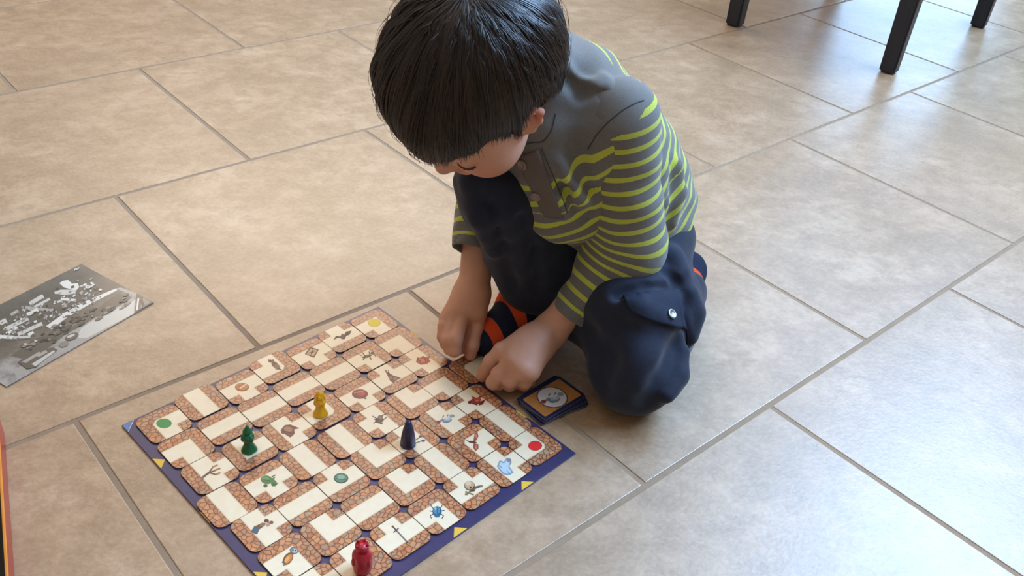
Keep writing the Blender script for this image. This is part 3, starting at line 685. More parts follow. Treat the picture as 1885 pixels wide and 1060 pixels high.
# dark corner with a white slot, lower right
rq(3, (248, 580), (252, 541), (283, 557)); rq(5, (250.5, 572), (253.5, 549), (256.5, 550), (254, 571)); rq(2, (258, 568), (264, 548), (277, 557)); rq(4, (262, 566), (258, 553), (262, 552), (267, 563))
def clipq(pts):
    for ax, lim, sg in ((0, pw_/2, 1), (0, -pw_/2, -1), (1, ph_/2, 1), (1, -ph_/2, -1)):
        out = []
        for i in range(len(pts)):
            a, b = pts[i], pts[(i+1) % len(pts)]; ina = (a[ax]-lim)*sg <= 0; inb = (b[ax]-lim)*sg <= 0
            if ina: out.append(a)
            if ina != inb:
                t_ = (lim-a[ax])/(b[ax]-a[ax]); out.append((a[0]+(b[0]-a[0])*t_, a[1]+(b[1]-a[1])*t_))
        pts = out
        if len(pts) < 3: return None
    return pts
PP = [(m, c_) for m, c_ in ((m, clipq(q)) for m, q in PP) if c_]
V, F, mi = [], [], []
for n_, (c, pts) in enumerate(PP):
    ar = sum(pts[i][0]*pts[(i+1) % len(pts)][1]-pts[(i+1) % len(pts)][0]*pts[i][1] for i in range(len(pts)))
    if ar < 0: pts = pts[::-1]
    b = len(V); V += [(p[0], p[1], .00142+n_*.000003) for p in pts]; F.append(tuple(range(b, b+len(pts)))); mi.append(c)
link('picture', pymesh('picture', V, F, mi), pr, mats)

# ------------------------------------------------------------------ open box at the left edge
b1, b2 = at(9, 800)[:2], at(27, 1060)[:2]
ue = (b2-b1)/np.linalg.norm(b2-b1); un = np.array([ue[1], -ue[0]])      # un points left, into the box
if un[0] > 0: un = -un
m_red = newmat('box_outside_red', 'b03428', .35); m_or = newmat('box_rim_orange', 'd8882c', .45); m_in = newmat('box_inside_dark', '1a1614', .7)
bxo = thing('box_lid', 'red cardboard game box with orange rim, at the left edge of the floor', 'box', (b1[0], b1[1], 0), math.atan2(ue[1], ue[0]))
sg = 1 if (math.cos(math.atan2(ue[1], ue[0])+math.pi/2)*un[0]+math.sin(math.atan2(ue[1], ue[0])+math.pi/2)*un[1]) > 0 else -1
def bb2(name, x0, x1, y0, y1, z0, z1, mat, bev=.0008):
    ys = sorted((y0*sg, y1*sg)); return box(name, (x0, ys[0], z0), (x1, ys[1], z1), mat, bxo, bev)
LX, LY, HZ, TH = .37, .27, .030, .003
for nm, a in (('side_panel', (0, LX, 0, TH)), ('side_panel', (0, LX, LY-TH, LY)), ('end_panel', (0, TH, TH, LY-TH)), ('end_panel', (LX-TH, LX, TH, LY-TH))):
    bb2(nm, *a, .0005, HZ, m_red); bb2('rim', a[0], a[1], a[2], a[3], HZ, HZ+.0015, m_or)
bb2('bottom_panel', TH, LX-TH, TH, LY-TH, .0005, .003, m_in)
bb2('lining', TH+.0005, LX-TH-.0005, TH+.0002, TH+.001, .003, HZ-.001, m_in)
# ------------------------------------------------------------------ the child
person = thing('person', 'dark-haired child in grey and lime striped shirt and navy trousers kneeling over the board', 'person', (.12, 1.02, 0))
PO = np.array([.12, 1.02, 0])
def pobj(name, V, F, mats, parent=None, attrs=None):
    me = fastmesh(name, V-PO, F)
    if attrs:
        for k, a in attrs.items(): setattr_f(me, k, a)
    return link(name, me, parent or person, mats)

# head frame (face, left, up) given in camera axes, turned to world
def nrm(v): v = np.array(v, float); return v/np.linalg.norm(v)
hl = nrm([.745, -.50, .42]); hf = np.array([-.47, -.86, .0]); hf = nrm(hf-hl*(hf@hl)); hu = np.cross(hf, hl)
CB = np.stack([CX, CU, -CF])                      # rows: camera axes in world
HF, HL, HU = hf@CB, hl@CB, hu@CB
HC = at(883, 148, .40)                            # centre of the head
HR = np.stack([HF, HL, HU])
def hp(f, l, u): return HC+HF*f+HL*l+HU*u
def tohead(P): return (P-HC)@HR.T

# ---- joints
C7 = np.array([.008, 1.02, .365]); SHL = np.array([.103, .968, .35]); SHR = np.array([-.075, 1.06, .345])
ELL = np.array([.134, .985, .18]); WRL = at(1010, 612, .062)
ELR = np.array([-.045, 1.09, .20]); WRR = at(872, 530, .078)
HIPL = at(1185, 440, .135); HIPR = np.array([.105, 1.15, .15]); PEL = (HIPL+HIPR)/2
KNL = at(1168, 692, .052); ANL = at(1254, 550, .045)
KNR = np.array([-.024, .985, .240]); ANR = np.array([.020, 1.025, .06])

def ZB(z): return BZ+.0018+z
# ---- hands : each finger knuckle, middle joint, last joint, tip
def finger(ops, pts, r0, r1, k=.004):
    n = len(pts)-1
    for i in range(n):
        ra = r0+(r1-r0)*i/n; rb = r0+(r1-r0)*(i+1)/n
        ops.append(cone(pts[i], pts[i+1], ra, rb, k))
TH_R = [at(882, 576, .052), at(877, 604, .038), at(870, 636, .024), at(866, 653, ZB(.0075))]
body = [
    ell(hp(-.008, 0, .026), (.090, .073, .078), HR, .02),
    ell(hp(.030, 0, -.030), (.052, .056, .066), HR, .035),
    ell(hp(.055, 0, -.078), (.020, .022, .017), HR, .03),
    ell(hp(.052, .030, -.040), (.028, .027, .028), HR, .025), ell(hp(.052, -.030, -.040), (.028, .027, .028), HR, .025),
    ell(hp(.070, 0, .030), (.022, .050, .030), HR, .03),
    ell(hp(.088, .030, -.004), (.013, .015, .010), HR, .014, 's'), ell(hp(.088, -.030, -.004), (.013, .015, .010), HR, .014, 's'),
    ell(hp(.0715, .030, -.006), (.0125, .0145, .0115), HR, .005), ell(hp(.0715, -.030, -.006), (.0125, .0145, .0115), HR, .005),
    cone(hp(.078, 0, .004), hp(.091, 0, -.027), .0062, .0070, .012),
    ell(hp(.094, 0, -.030), (.0085, .0090, .0080), HR, .007),
    ell(hp(.087, .0082, -.033), (.0068, .0056, .0055), HR, .005), ell(hp(.087, -.0082, -.033), (.0068, .0056, .0055), HR, .005),
    ell(hp(.0925, .0046, -.0392), (.0030, .0026, .003), HR, .002, 's'), ell(hp(.0925, -.0046, -.0392), (.0030, .0026, .003), HR, .002, 's'),
    ell(hp(.0830, 0, -.0530), (.0080, .0170, .0042), HR, .006), ell(hp(.0815, 0, -.0605), (.0082, .0150, .0048), HR, .006),
    cone(hp(.092, -.015, -.0567), hp(.092, .015, -.0567), .0011, .0011, .003, 's'),
]
for sd in (1, -1):
    # ear: helix, lobe, bowl
    e = lambda f, l, u: hp(-.012+(f+.012)*1.18+.024, sd*(.078+(l-.078)*1.15-.006), -.002+(u+.002)*1.18)
    ring = [(-.004, .072, .014), (-.013, .079, .019), (-.022, .084, .012), (-.024, .085, -.001), (-.019, .081, -.014), (-.011, .075, -.022), (-.005, .071, -.020)]
    for a, b in zip(ring[:-1], ring[1:]): body.append(cone(e(*a), e(*b), .0036, .0036, .004))
    body.append(ell(e(-.014, .074, -.001), (.013, .005, .021), HR, .006))
    body.append(ell(e(-.011, .083, .0), (.0068, .0065, .0105), HR, .004, 's'))
    body.append(cone(e(-.004, .073, -.004), e(-.005, .074, -.010), .003, .003, .004))
NK = hp(-.035, 0, -.055)
body += [cone(NK, C7, .036, .034, .02), cone(SHR, SHL, .032, .030, .03), cone(C7, (.045, 1.05, .31), .038, .070, .03), cone((.045, 1.05, .31), PEL, .068, .052, .03),
         cone(SHL, ELL, .030, .027, .02), cone(ELL, WRL, .027, .0200, .015),
         cone(SHR, ELR, .032, .026, .02), cone(ELR, WRR, .026, .0205, .015)]
# right hand (child's), index pointing straight down on the loose tile
body += [ell((WRR+at(866, 560, .064))/2, (.019, .020, .021), None, .012)]
for q, r_ in ((at(878, 575, .056), .0135), (at(858, 572, .058), .0140), (at(838, 580, .054), .0135), (at(824, 590, .048), .0115)):
    body.append(cone(at(868, 541, .070), q, .0185, r_, .012))
finger(body, TH_R, .0100, .0078)
finger(body, [at(852, 582, .056), at(839, 624, .042), at(836, 645, .026), at(842, 644, .016)], .0096, .0078, .003)
finger(body, [at(833, 590, .052), at(824, 626, .038), at(828, 642, .024), at(834, 640, .016)], .0092, .0074, .003)
finger(body, [at(817, 600, .046), at(816, 620, .036), at(821, 633, .024), at(828, 632, .018)], .0084, .0068, .003)
finger(body, [at(884, 558, .050), at(868, 596, .030), at(856, 626, .020), at(851, 640, .014)], .0095, .0080)
# left hand (child's), index touching the tile, other fingers folded under
body += [cone(WRL, at(966, 640, .056), .0200, .0205, .015)]
for q, r_ in ((at(925, 646, .050), .0120), (at(944, 662, .053), .0130), (at(962, 678, .050), .0125), (at(978, 684, .044), .0115)):
    body.append(cone(at(984, 634, .056), q, .0190, r_, .014))
finger(body, [at(922, 648, .050), at(904, 665, .036), at(894, 682, .020), at(888, 693, ZB(.0072))], .0105, .0075)
finger(body, [at(940, 668, .050), at(918, 689, .034), at(908, 704, .018), at(918, 708, .0105)], .0105, .0080)
finger(body, [at(958, 682, .046), at(940, 700, .030), at(938, 708, .016), at(950, 705, .0110)], .0098, .0076)
finger(body, [at(975, 688, .040), at(965, 703, .026), at(964, 708, .015), at(976, 702, .0105)], .0090, .0070)
finger(body, [at(962, 640, .044), at(935, 668, .026), at(915, 684, .020)], .0110, .0085)
# legs inside the trousers
body += [cone(PEL, HIPL, .050, .042, .02), cone(HIPL, KNL, .040, .030, .01), cone(KNL, ANL, .030, .022, .01), cone(PEL, HIPR, .050, .045, .02), cone(HIPR, KNR, .044, .034, .01), cone(KNR, ANR, .034, .024, .01)]
V, F = sdf_mesh(body, (-.2, .75, -.01), (.34, 1.28, .58), .0017, 1)
m_skin = newmat('skin', 'd09a80', .5, .4, Subsurface_Weight=.12)
m_skin.node_tree.nodes['Principled BSDF'].inputs['Subsurface Radius'].default_value = (.012, .005, .003)
g = NT(m_skin); oc = g.obj(); bl_ = g.attr('blush')
c = g.mix(g.noise(oc, 40, 4), lin('c88f74'), lin('d8a58c')); c = g.mix(bl_, c, lin('c4694f')); g.l(c, g.b.inputs['Base Color'])
g.bump(g.noise(oc, 900, 3), .1, .0003)
ph = tohead(V)
def gs(c, r): return np.exp(-(((ph-np.array(c))/r)**2).sum(-1))
bl_v = .45*gs((.07, .035, -.035), .02)+.45*gs((.07, -.035, -.035), .02)+.6*gs((.004, .076, 0), .018)+.6*gs((.004, -.076, 0), .018)+.35*gs((.102, 0, -.032), .01)+.6*gs((.09, 0, -.057), (.012, .016, .008))
for q in (TH_R[3], at(888, 693, .012)): bl_v = bl_v+.4*np.exp(-((V-q)**2).sum(-1)/.011**2)
body_o = pobj('body', V, F, [m_skin], attrs={'blush': np.clip(bl_v, 0, 1)}); print('body', len(F))

# nails
m_nail = newmat('nail', 'e0b0a0', .3)
def nail(c, d, up):
    d = nrm(d); up = nrm(up-d*(np.array(up)@d)); sdv = np.cross(d, up); V_, F_ = [], []
    for i in range(5):
        for j in range(5):
            a = (i-2)/2*.9; y = (j-2)/2
            V_.append(np.array(c)+sdv*.0042*math.sin(a)+up*(.0074*math.cos(a)*1.0)*.98+d*.0038*y*(1-.12*(i-2)**2/4)-PO)
    for i in range(4):
        for j in range(4): F_.append((i*5+j, (i+1)*5+j, (i+1)*5+j+1, i*5+j+1))
    link('fingernail', pymesh('fingernail', V_, F_, None, True), person, [m_nail])
nail(TH_R[3]+(TH_R[2]-TH_R[3])*.15, TH_R[3]-TH_R[2], CU*.8-CF)
q0, q1 = at(894, 682, .020), at(888, 693, ZB(.0072)); nail(q1+(q0-q1)*.15, q1-q0, CU*.7-CF)

# lashes, brows, eyes
m_dark = newmat('lash_brown', '4e3026', .7); m_brow = newmat('brow_brown', '8a5c46', .7); m_eye = newmat('eye_white', 'e8e4de', .15)
for sd in (1, -1):
    bm = bmesh.new(); bmesh.ops.create_uvsphere(bm, u_segments=20, v_segments=12, radius=.0112)
    me = bm_mesh('eye', bm, True); c0 = hp(.0722, sd*.030, -.0085)-PO; o = link('eye', me, person, [m_eye], tuple(c0))
    V_, F_ = [], []; n_ = 16
    for i in range(n_):
        a = -1.1+2.2*i/(n_-1)
        for r_, dz in ((.0142, .0000), (.0158+.0008*(i % 2), -.0022)):
            V_.append(hp(.0705+r_*math.cos(a)*.98, sd*.030+r_*math.sin(a)*1.02, -.0125+dz)-PO)
    for i in range(n_-1): F_.append((2*i, 2*i+2, 2*i+3, 2*i+1))
    link('eyelash', pymesh('eyelash', V_, F_, None, True), person, [m_dark])
    bv = [cone(hp(.086, sd*.014, .0145), hp(.0825, sd*.034, .0185), .0016, .0018, .002), cone(hp(.0825, sd*.034, .0185), hp(.070, sd*.048, .015), .0018, .0010, .002)]
    a_ = hp(.08, sd*.03, .012); v_, f_ = sdf_mesh(bv, a_-.03, a_+.03, .0012, 0); pobj('eyebrow', v_, f_, [m_brow])

# ---- hair : shell with a bowl-cut hem, and strands over it
HRAD = np.array([.104, .0905, .098]); HCO = np.array([-.008, 0, .026])
def hem(az):      # az = 0 at the face, +-pi at the nape; height (up) of the lower hair line
    return np.interp(az, [-3.2, -2.4, -2.0, -1.75, -1.6, -1.28, -1.2, -1.12, -1.0, -.6, -.2, .15, .5, .9, 1.05, 1.13, 1.2, 1.28, 1.6, 1.75, 2.0, 2.4, 3.2],
                     [-.066, -.056, -.030, .0, .022, .022, .010, -.006, .000, .002, .012, .024, .033, .031, .022, .006, .014, .024, .024, .002, -.028, -.056, -.066])
def hair_disp(P):
    q = tohead(P)-HCO; az = np.arctan2(q[..., 1], q[..., 0]); h_ = hem(az)
    return q, az, h_
def cut(P):
    q, az, h_ = hair_disp(P); return (h_-(q[..., 2]+HCO[2]))*.8
def lump(P):
    q = tohead(P)-HCO; az = np.arctan2(q[..., 1], q[..., 0]+.02)
    return (.0012*np.sin(az*17+3*np.sin(q[..., 2]*40))+.0010*np.sin(az*31+2+4*np.sin(q[..., 2]*30+az*3)))*np.clip(q[..., 2]*8+.4, 0, 1)
hair_ops = [ell(hp(*HCO), HRAD-.003, HR, .01), cone(hp(.035, -.03, .05), hp(.060, .02, .045), .035, .035, .03), cone(hp(-.05, .0, .0), hp(-.055, 0, -.045), .048, .034, .03), disp(lump), ('c', cut, .005)]
V, F = sdf_mesh(hair_ops, HC-.16, HC+.16, .002, 1)
m_hair = newmat('dark_brown_hair', '1c1210', .38, .5, Anisotropic=.6)
g = NT(m_hair); sh_ = g.attr('tone'); g.l(g.mix(sh_, lin('120c0b'), lin('3a2820')), g.b.inputs['Base Color'])
hair_o = pobj('hair', V, F, [m_hair], attrs={'tone': np.full(len(V), .15)})
bvh_h = BVHTree.FromPolygons([tuple(v) for v in V.tolist()], F.tolist())
def strands(n):
    pole = nrm([-.42, .10, .9])                       # the whorl, high at the back
    t1 = nrm(np.cross(pole, [1, .3, 0])); t2 = np.cross(pole, t1)
    Vs, Fs, tone = [], [], []; SEG = 10; base = 0
    for s_i in range(n):
        ph0 = RNG.uniform(0, 2*math.pi); th0 = (RNG.uniform(0, 1)**.75)*1.75; L_ = RNG.uniform(.5, 1.3)
        clump = math.sin(ph0*23)*.05+math.sin(ph0*41+1)*.03; lift = RNG.uniform(.0002, .0026)+(.004*(RNG.uniform() < .02))
        w = RNG.uniform(.00035, .0007); curl = RNG.normal()*.10; tn = np.clip(.35+RNG.normal()*.22, 0, 1); jit = RNG.normal()*.0030
        pts = []
        for k in range(SEG+1):
            th = th0+L_*k/SEG; a = ph0+clump*k/SEG+curl*(k/SEG)**2*.5
            d = math.cos(th)*pole+math.sin(th)*(math.cos(a)*t1+math.sin(a)*t2)
            dw = d@HR
            hit = bvh_h.ray_cast(Vector(hp(*HCO)+dw*.2), Vector(-dw), .2)
            if hit[0] is None: break
            q = np.array(hit[0]); ql = tohead(q); az = math.atan2(ql[1]-HCO[1], ql[0]-HCO[0]); hm = float(hem(az))
            if ql[2] < hm+jit+.004:
                if len(pts) > 2:      # let the ends hang past the hem a little
                    dd = pts[-1]-pts[-2]; dd = dd/np.linalg.norm(dd); pts.append(pts[-1]+dd*RNG.uniform(.003, .010)+np.array([0, 0, -.0015]))
                break
            pts.append(q+np.array(hit[1])*(lift*math.sin(min(1, k/3+.2)*1.5)))
        if len(pts) < 4: continue
        pts = np.array(pts); tg = np.gradient(pts, axis=0); out = pts-hp(*HCO); out /= np.linalg.norm(out, axis=1)[:, None]
        sd_ = np.cross(tg, out); sd_ /= np.linalg.norm(sd_, axis=1)[:, None]+1e-9
        m_ = len(pts); ww = w*np.clip(np.minimum(np.arange(m_)/1.5+.3, (m_-1-np.arange(m_))/2.5+.12), 0, 1)[:, None]
        v = np.stack([pts-sd_*ww, pts+out*ww*.6, pts+sd_*ww], 1).reshape(-1, 3); Vs.append(v)
        for i in range(m_-1):
            b = base+3*i
            Fs += [(b, b+1, b+4, b+3), (b+1, b+2, b+5, b+4)]
        tone.append(np.full(3*m_, tn)); base += 3*m_
    return np.concatenate(Vs), np.array(Fs), np.concatenate(tone)
V, F, tn = strands(9000)
so = pobj('hair_strands', V, F, [m_hair], hair_o, {'tone': tn}); so['kind'] = 'stuff'; print('strands', len(F))

def on(bvhs, px, py, lift=.001):
    d = (px-W/2)/FPX*CX-(py-H/2)/FPX*CU+CF; d = d/np.linalg.norm(d); best = None
    for b in bvhs:
        h = b.ray_cast(Vector((0, 0, CAMH)), Vector(d), 3)
        if h[0] is not None and (best is None or h[3] < best[3]): best = h
    if best is None: return None, None
    n = np.array(best[1]); n = n if n@d < 0 else -n
    return np.array(best[0])+n*lift, n
# ---- shirt
def wav(P, v, fr, ph_=0): return np.sin((P@np.array(v, np.float32))*fr+ph_)
def cloth(P, amp, fr=60, dv=(1, .4, .5)):
    w1 = wav(P, (.7, -.5, .6), fr*.5)*1.6+wav(P, (-.4, .9, .3), fr*.35, 1.)*1.3
    return (amp*(np.sin(P@np.array(dv, np.float32)*fr+w1*1.3)+.6*np.sin(P@np.array((-.6, .8, .9), np.float32)*fr*1.6+w1*2+2)+.3*np.sin(P@np.array((.8, .5, -.9), np.float32)*fr*2.6+w1*1.5))).astype(np.float32)
spine = np.array([C7+[.0, -.005, .0], (.050, 1.045, .315), (.100, 1.085, .235), (.155, 1.115, .150), (.18, 1.135, .10)])
def along(P, pl):
    best = np.full(P.shape[:-1], 1e9); t = np.zeros(P.shape[:-1]); s0 = 0
    for a, b in zip(pl[:-1], pl[1:]):
        ab = b-a; L = np.linalg.norm(ab); h = (P-a)@ab/L**2; hc = np.clip(h, 0, 1)
        d = np.linalg.norm(P-a-hc[..., None]*ab, axis=-1); m = d < best; best = np.where(m, d, best); t = np.where(m, s0+(hc if False else np.clip(h, -1 if s0 == 0 else 0, 1 if b is not pl[-1] else 3))*L, t); s0 += L
    return t
FACE = nrm([-.54, -.84, 0]); LEFT = nrm([.84, -.54, 0])
sdir = nrm(spine[3]-spine[0])
sbase = [cone(C7+FACE*-.005+[0, 0, .002], C7*.6+NK*.4-HF*.006, .051, .046, .02), cone(SHR+[0, 0, -.002], SHL+[-.006, 0.004, -.004], .046, .047, .04),
         cone((.030, 1.03, .330), (.055, 1.035, .295), .070, .086, .04), cone((.055, 1.035, .295), (.105, 1.075, .22), .086, .092, .05), cone((.105, 1.075, .22), (.150, 1.105, .155), .092, .088, .05),
         cone((.035, .99, .30), (.045, .985, .235), .050, .046, .05),       # chest front and the fabric hanging forward
         ]
stail = [disp(lambda P: cloth(P, .0016, 55, (1, .2, -.6))),
         ('c', lambda P: -sdf_eval([cone(NK+(NK-C7)*.5, C7*.5+NK*.5, .046, .043, .03)], P)-.0, .004),
         plane((.148, 1.105, .118), (.62, .35, -.72), .01)]
def folds(bvh, specs):
    """ridges and creases in the cloth, laid along its surface"""
    out = []
    for op, r, k, off, pts in specs:
        q = [on([bvh], x, y, off)[0] for x, y in pts]
        for a, b in zip(q[:-1], q[1:]):
            if a is not None and b is not None and np.linalg.norm(a-b) < .12: out.append(cone(a, b, r, r, k, op))
    return out
v0, f0 = sdf_mesh(sbase, (-.2, .85, .02), (.34, 1.28, .48), .006, 0)
bs0 = BVHTree.FromPolygons([tuple(v) for v in v0.tolist()], f0.tolist())
sf = folds(bs0, [('s', .003, .016, .001, [(1062, 262), (1066, 300), (1080, 350), (1084, 400)]), ('u', .007, .016, -.003, [(1030, 300), (1046, 340), (1072, 372)]), ('s', .002, .012, .001, [(1012, 318), (1036, 350), (1056, 390)]),
    ('u', .006, .014, -.003, [(1006, 330), (1024, 368), (1040, 396)]), ('s', .002, .012, .001, [(1050, 290), (1064, 320)]), ('u', .004, .014, -.001, [(1040, 120), (1062, 150), (1095, 160), (1110, 148)]), ('s', .003, .014, .001, [(1048, 150), (1072, 172), (1110, 172)]),
    ('u', .006, .012, -.003, [(1250, 300), (1258, 350), (1240, 410)]), ('s', .003, .014, .001, [(1236, 300), (1240, 360), (1226, 420)])])
shirt = sbase+sf+stail
V, F = sdf_mesh(shirt, (-.2, .85, .02), (.34, 1.28, .48), .0022, 1)
def clothmat(name):
    m = newmat(name, '55565a', .85, .25, Sheen_Weight=.25, Sheen_Roughness=.5)
    g = NT(m); t = g.attr('stripe'); pl_ = g.attr('plain'); oc = g.obj()
    w = g.noise(oc, 9, 2); t2 = g.math('ADD', t, g.math('MULTIPLY_ADD', w, .16, -.08))
    fr = g.math('FRACT', t2); lime = g.math('MULTIPLY', g.math('LESS_THAN', fr, .34), g.math('LESS_THAN', pl_, .5))
    hn = g.noise(oc, 700, 4, .7); mel = g.mix(hn, lin('555452'), lin('82807c'))
    limec = g.mix(hn, lin('a8b03a'), lin('c8cf58'))
    g.l(g.mix(lime, mel, limec), g.b.inputs['Base Color']); g.bump(hn, .3, .0006); return m
m_shirt = clothmat('striped_jersey')
ts = along(V, spine)
PER = .0195
back = np.clip((V-C7)@(-FACE)/.05, -1, 1)
y0 = .027-.022*np.clip(back, 0, 1)
stripe_t = (ts-.010)/.0205
shirt_o = pobj('shirt', V, F, [m_shirt], attrs={'stripe': stripe_t, 'plain': 1.0-np.clip((ts-y0)/.001, 0, 1)}); print('shirt', len(F))
bvh_s = BVHTree.FromPolygons([tuple(v) for v in V.tolist()], F.tolist())
def sleeve(sh, el, wr, r, per, plain0, fold, name='sleeve', cuffr=.0265):
    ab = nrm(wr-el); cuff = wr-ab*.0
    ops = [cone(sh+(C7-sh)*.05-[0, 0, .002], el, r[0], r[1], .02), cone(el, cuff, r[1], r[2], .03), disp(lambda P: cloth(P, fold, 70, (.4, .3, 1.2))*np.clip(np.linalg.norm(P-sh, axis=-1)/.07-.5, 0, 1)),
           ('c', lambda P: (P-cuff.astype(np.float32))@ab.astype(np.float32), .003),
           ('c', lambda P: -sdf_eval([cone(el-ab*0, wr+ab*.03, r[2]-.0045, r[2]-.0035, .01)], P)-.0, .002)]
    lo = np.min([sh, el, wr], 0)-.09; hi = np.max([sh, el, wr], 0)+.09
    v, f = sdf_mesh(ops, lo, hi, .002, 1)
    # distance along the arm, blended smoothly through the elbow
    u1 = nrm(el-sh); u2 = ab; L1_ = np.linalg.norm(el-sh); bis = nrm(u1+u2)
    w = np.clip(((v-el)@bis+.035)/.07, 0, 1); w = w*w*(3-2*w)
    t = ((v-sh)@u1)*(1-w)+(L1_+(v-el)@u2)*w; tot = L1_+np.linalg.norm(cuff-el)
    st = (tot-.0175-t)/per+.335
    rel = (v-sh); fr_ = rel@nrm([-.75, -.62, .2])         # front of the shoulder stays plain
    plain = np.clip(.5-(t-plain0-fr_*.80)/.001, 0, 1)+np.clip((t-(tot-.0135))/.0003, 0, 1)
    return pobj(name, v, f, [m_shirt], shirt_o, {'stripe': st, 'plain': plain}), v, f
cufL = at(1050, 582, .088); cufR = at(866, 462, .130)
_, vl, fl = sleeve(SHL, ELL, cufL, (.0475, .0445, .0255), .0185, -.032, .0014)
sleeve(SHR, ELR, cufR, (.045, .036, .0262), .0185, .03, .0010)
bvh_sl = BVHTree.FromPolygons([tuple(v) for v in vl.tolist()], fl.tolist())
for p_ in range(1): pass

# ---- trousers
m_tr = newmat('navy_twill', '1c2234', .8, .3, Sheen_Weight=.15)
g = NT(m_tr); oc = g.obj(); w_ = g.noise(oc, 26, 5, .6); w2 = g.noise(oc, 900, 3)
g.l(g.mix(w2, g.mix(w_, lin('101424'), lin('1a2033')), lin('20273b')), g.b.inputs['Base Color']); g.bump(g.math('ADD', g.math('MULTIPLY', w_, 2.0), g.math('MULTIPLY', w2, .5)), .5, .0010)
tbase = [cone(HIPL, HIPR, .060, .072, .03), cone(HIPL, KNL+[0, .012, .008], .060, .054, .03), cone(KNL+[.004, .01, .002], ANL+[0, .004, .006], .053, .036, .02),
       cone(HIPR, KNR+[.004, .004, -.004], .066, .050, .03), cone(KNR+[0, 0, -.006], ANR+[.004, -.004, .028], .048, .044, .03),
       cone((.06, 1.06, .14), (.02, 1.03, .16), .055, .045, .05), cone((.10, 1.02, .10), (.10, .98, .07), .045, .040, .05),
       cone(at(1150, 560, .12), at(1225, 555, .10), .045, .045, .04)]
tail = [disp(lambda P: cloth(P, .0012, 52, (.8, -.6, 1))), ('c', lambda P: .0022-P[..., 2], .004)]
v0, f0 = sdf_mesh(tbase, (-.16, .78, -.01), (.36, 1.28, .36), .006, 0)
bt0 = BVHTree.FromPolygons([tuple(v) for v in v0.tolist()], f0.tolist())
tf = folds(bt0, [('u', .007, .02, -.002, [(1130, 556), (1180, 572), (1235, 598)]), ('s', .003, .012, .001, [(1135, 545), (1190, 528), (1245, 530)]),
    ('u', .010, .015, -.004, [(1205, 452), (1240, 470), (1256, 500)]), ('s', .003, .012, .001, [(1225, 500), (1246, 520), (1243, 545)]),
    ('s', .008, .030, .005, [(1195, 735), (1225, 700), (1245, 660), (1250, 640)]), ('u', .005, .014, -.002, [(1230, 730), (1258, 690), (1262, 650)]),
    ('s', .003, .014, .001, [(1262, 540), (1258, 590), (1268, 630)]), ('u', .006, .014, -.002, [(1275, 540), (1285, 575), (1275, 620)]),
    ('s', .003, .016, .001, [(905, 375), (920, 450), (945, 530)]), ('u', .008, .018, -.003, [(870, 340), (880, 400), (905, 460)]), ('u', .009, .02, -.002, [(850, 330), (868, 322), (900, 330)]),
    ('s', .003, .014, .001, [(960, 400), (985, 460), (985, 530)]), ('s', .008, .030, .005, [(1090, 620), (1110, 660), (1105, 710)])])
trs = tbase+tf+tail
V, F = sdf_mesh(trs, (-.16, .78, -.01), (.36, 1.28, .36), .0021, 1)
V[:, 2] = np.maximum(V[:, 2], .0008)
tro = pobj('trousers', V, F, [m_tr]); print('trousers', len(F))
bvh_t = BVHTree.FromPolygons([tuple(v) for v in V.tolist()], F.tolist())

# ---- socks
def sockmat(name, axis_t):
    m = newmat(name, '1c2136', .9, .2); g = NT(m); t = g.attr('band'); fr = g.math('FRACT', t)
    hn = g.noise(g.obj(), 900, 3); g.l(g.mix(g.math('LESS_THAN', fr, .37), g.mix(hn, lin('161a2c'), lin('262b42')), g.mix(hn, lin('c23c1c'), lin('e05a2c'))), g.b.inputs['Base Color'])
    g.bump(hn, .3, .0006); return m
m_sock = sockmat('striped_sock_knit', 0)
# right foot flat on the floor, toes toward the board
toe = at(893, 628, .018)+np.array([0, .0, 0]); heel = at(1010, 575, .022); bal = at(915, 612, .024)
so1 = [cone(ANR+[.0, .0, .03], ANR+[.0, 0, -.012], .030, .032, .02), cone(ANR-[0, 0, .018], heel, .030, .022, .02), cone(ANR-[0, 0, .02], bal, .032, .024, .02), cone(bal, toe, .025, .018, .015), cone(bal+LEFT*.012, toe+LEFT*.010, .020, .015, .012), ('c', lambda P: .001-P[..., 2], .004)]
v, f = sdf_mesh(so1, (-.14, .84, -.01), (.16, 1.2, .14), .0022, 1); v[:, 2] = np.maximum(v[:, 2], .0006)
dirf = nrm((toe-heel)*[1, 1, 0]); pobj('sock', v, f, [m_sock], None, {'band': ((v-at(909, 598, .05))@(-dirf))/.038+.21})
# left foot behind, top of the foot on the floor, sole up
ba_ = at(1263, 498, .045); an2 = ANL+np.array([.0, .0, .004])
so2 = [cone(an2, ba_, .029, .025, .02), cone(ba_, ba_+np.array([.004, .02, -.016]), .025, .020, .02), ('c', lambda P: .001-P[..., 2], .004)]
v, f = sdf_mesh(so2, (.12, .98, -.01), (.42, 1.32, .14), .0022, 1); v[:, 2] = np.maximum(v[:, 2], .0006)
ax_ = nrm(ba_-an2); tt = (v-an2)@ax_; qq = at(1267, 517, .06); q0 = float((qq-an2)@ax_); pobj('sock', v, f, [m_sock], None, {'band': (tt-q0)/.1+.20})

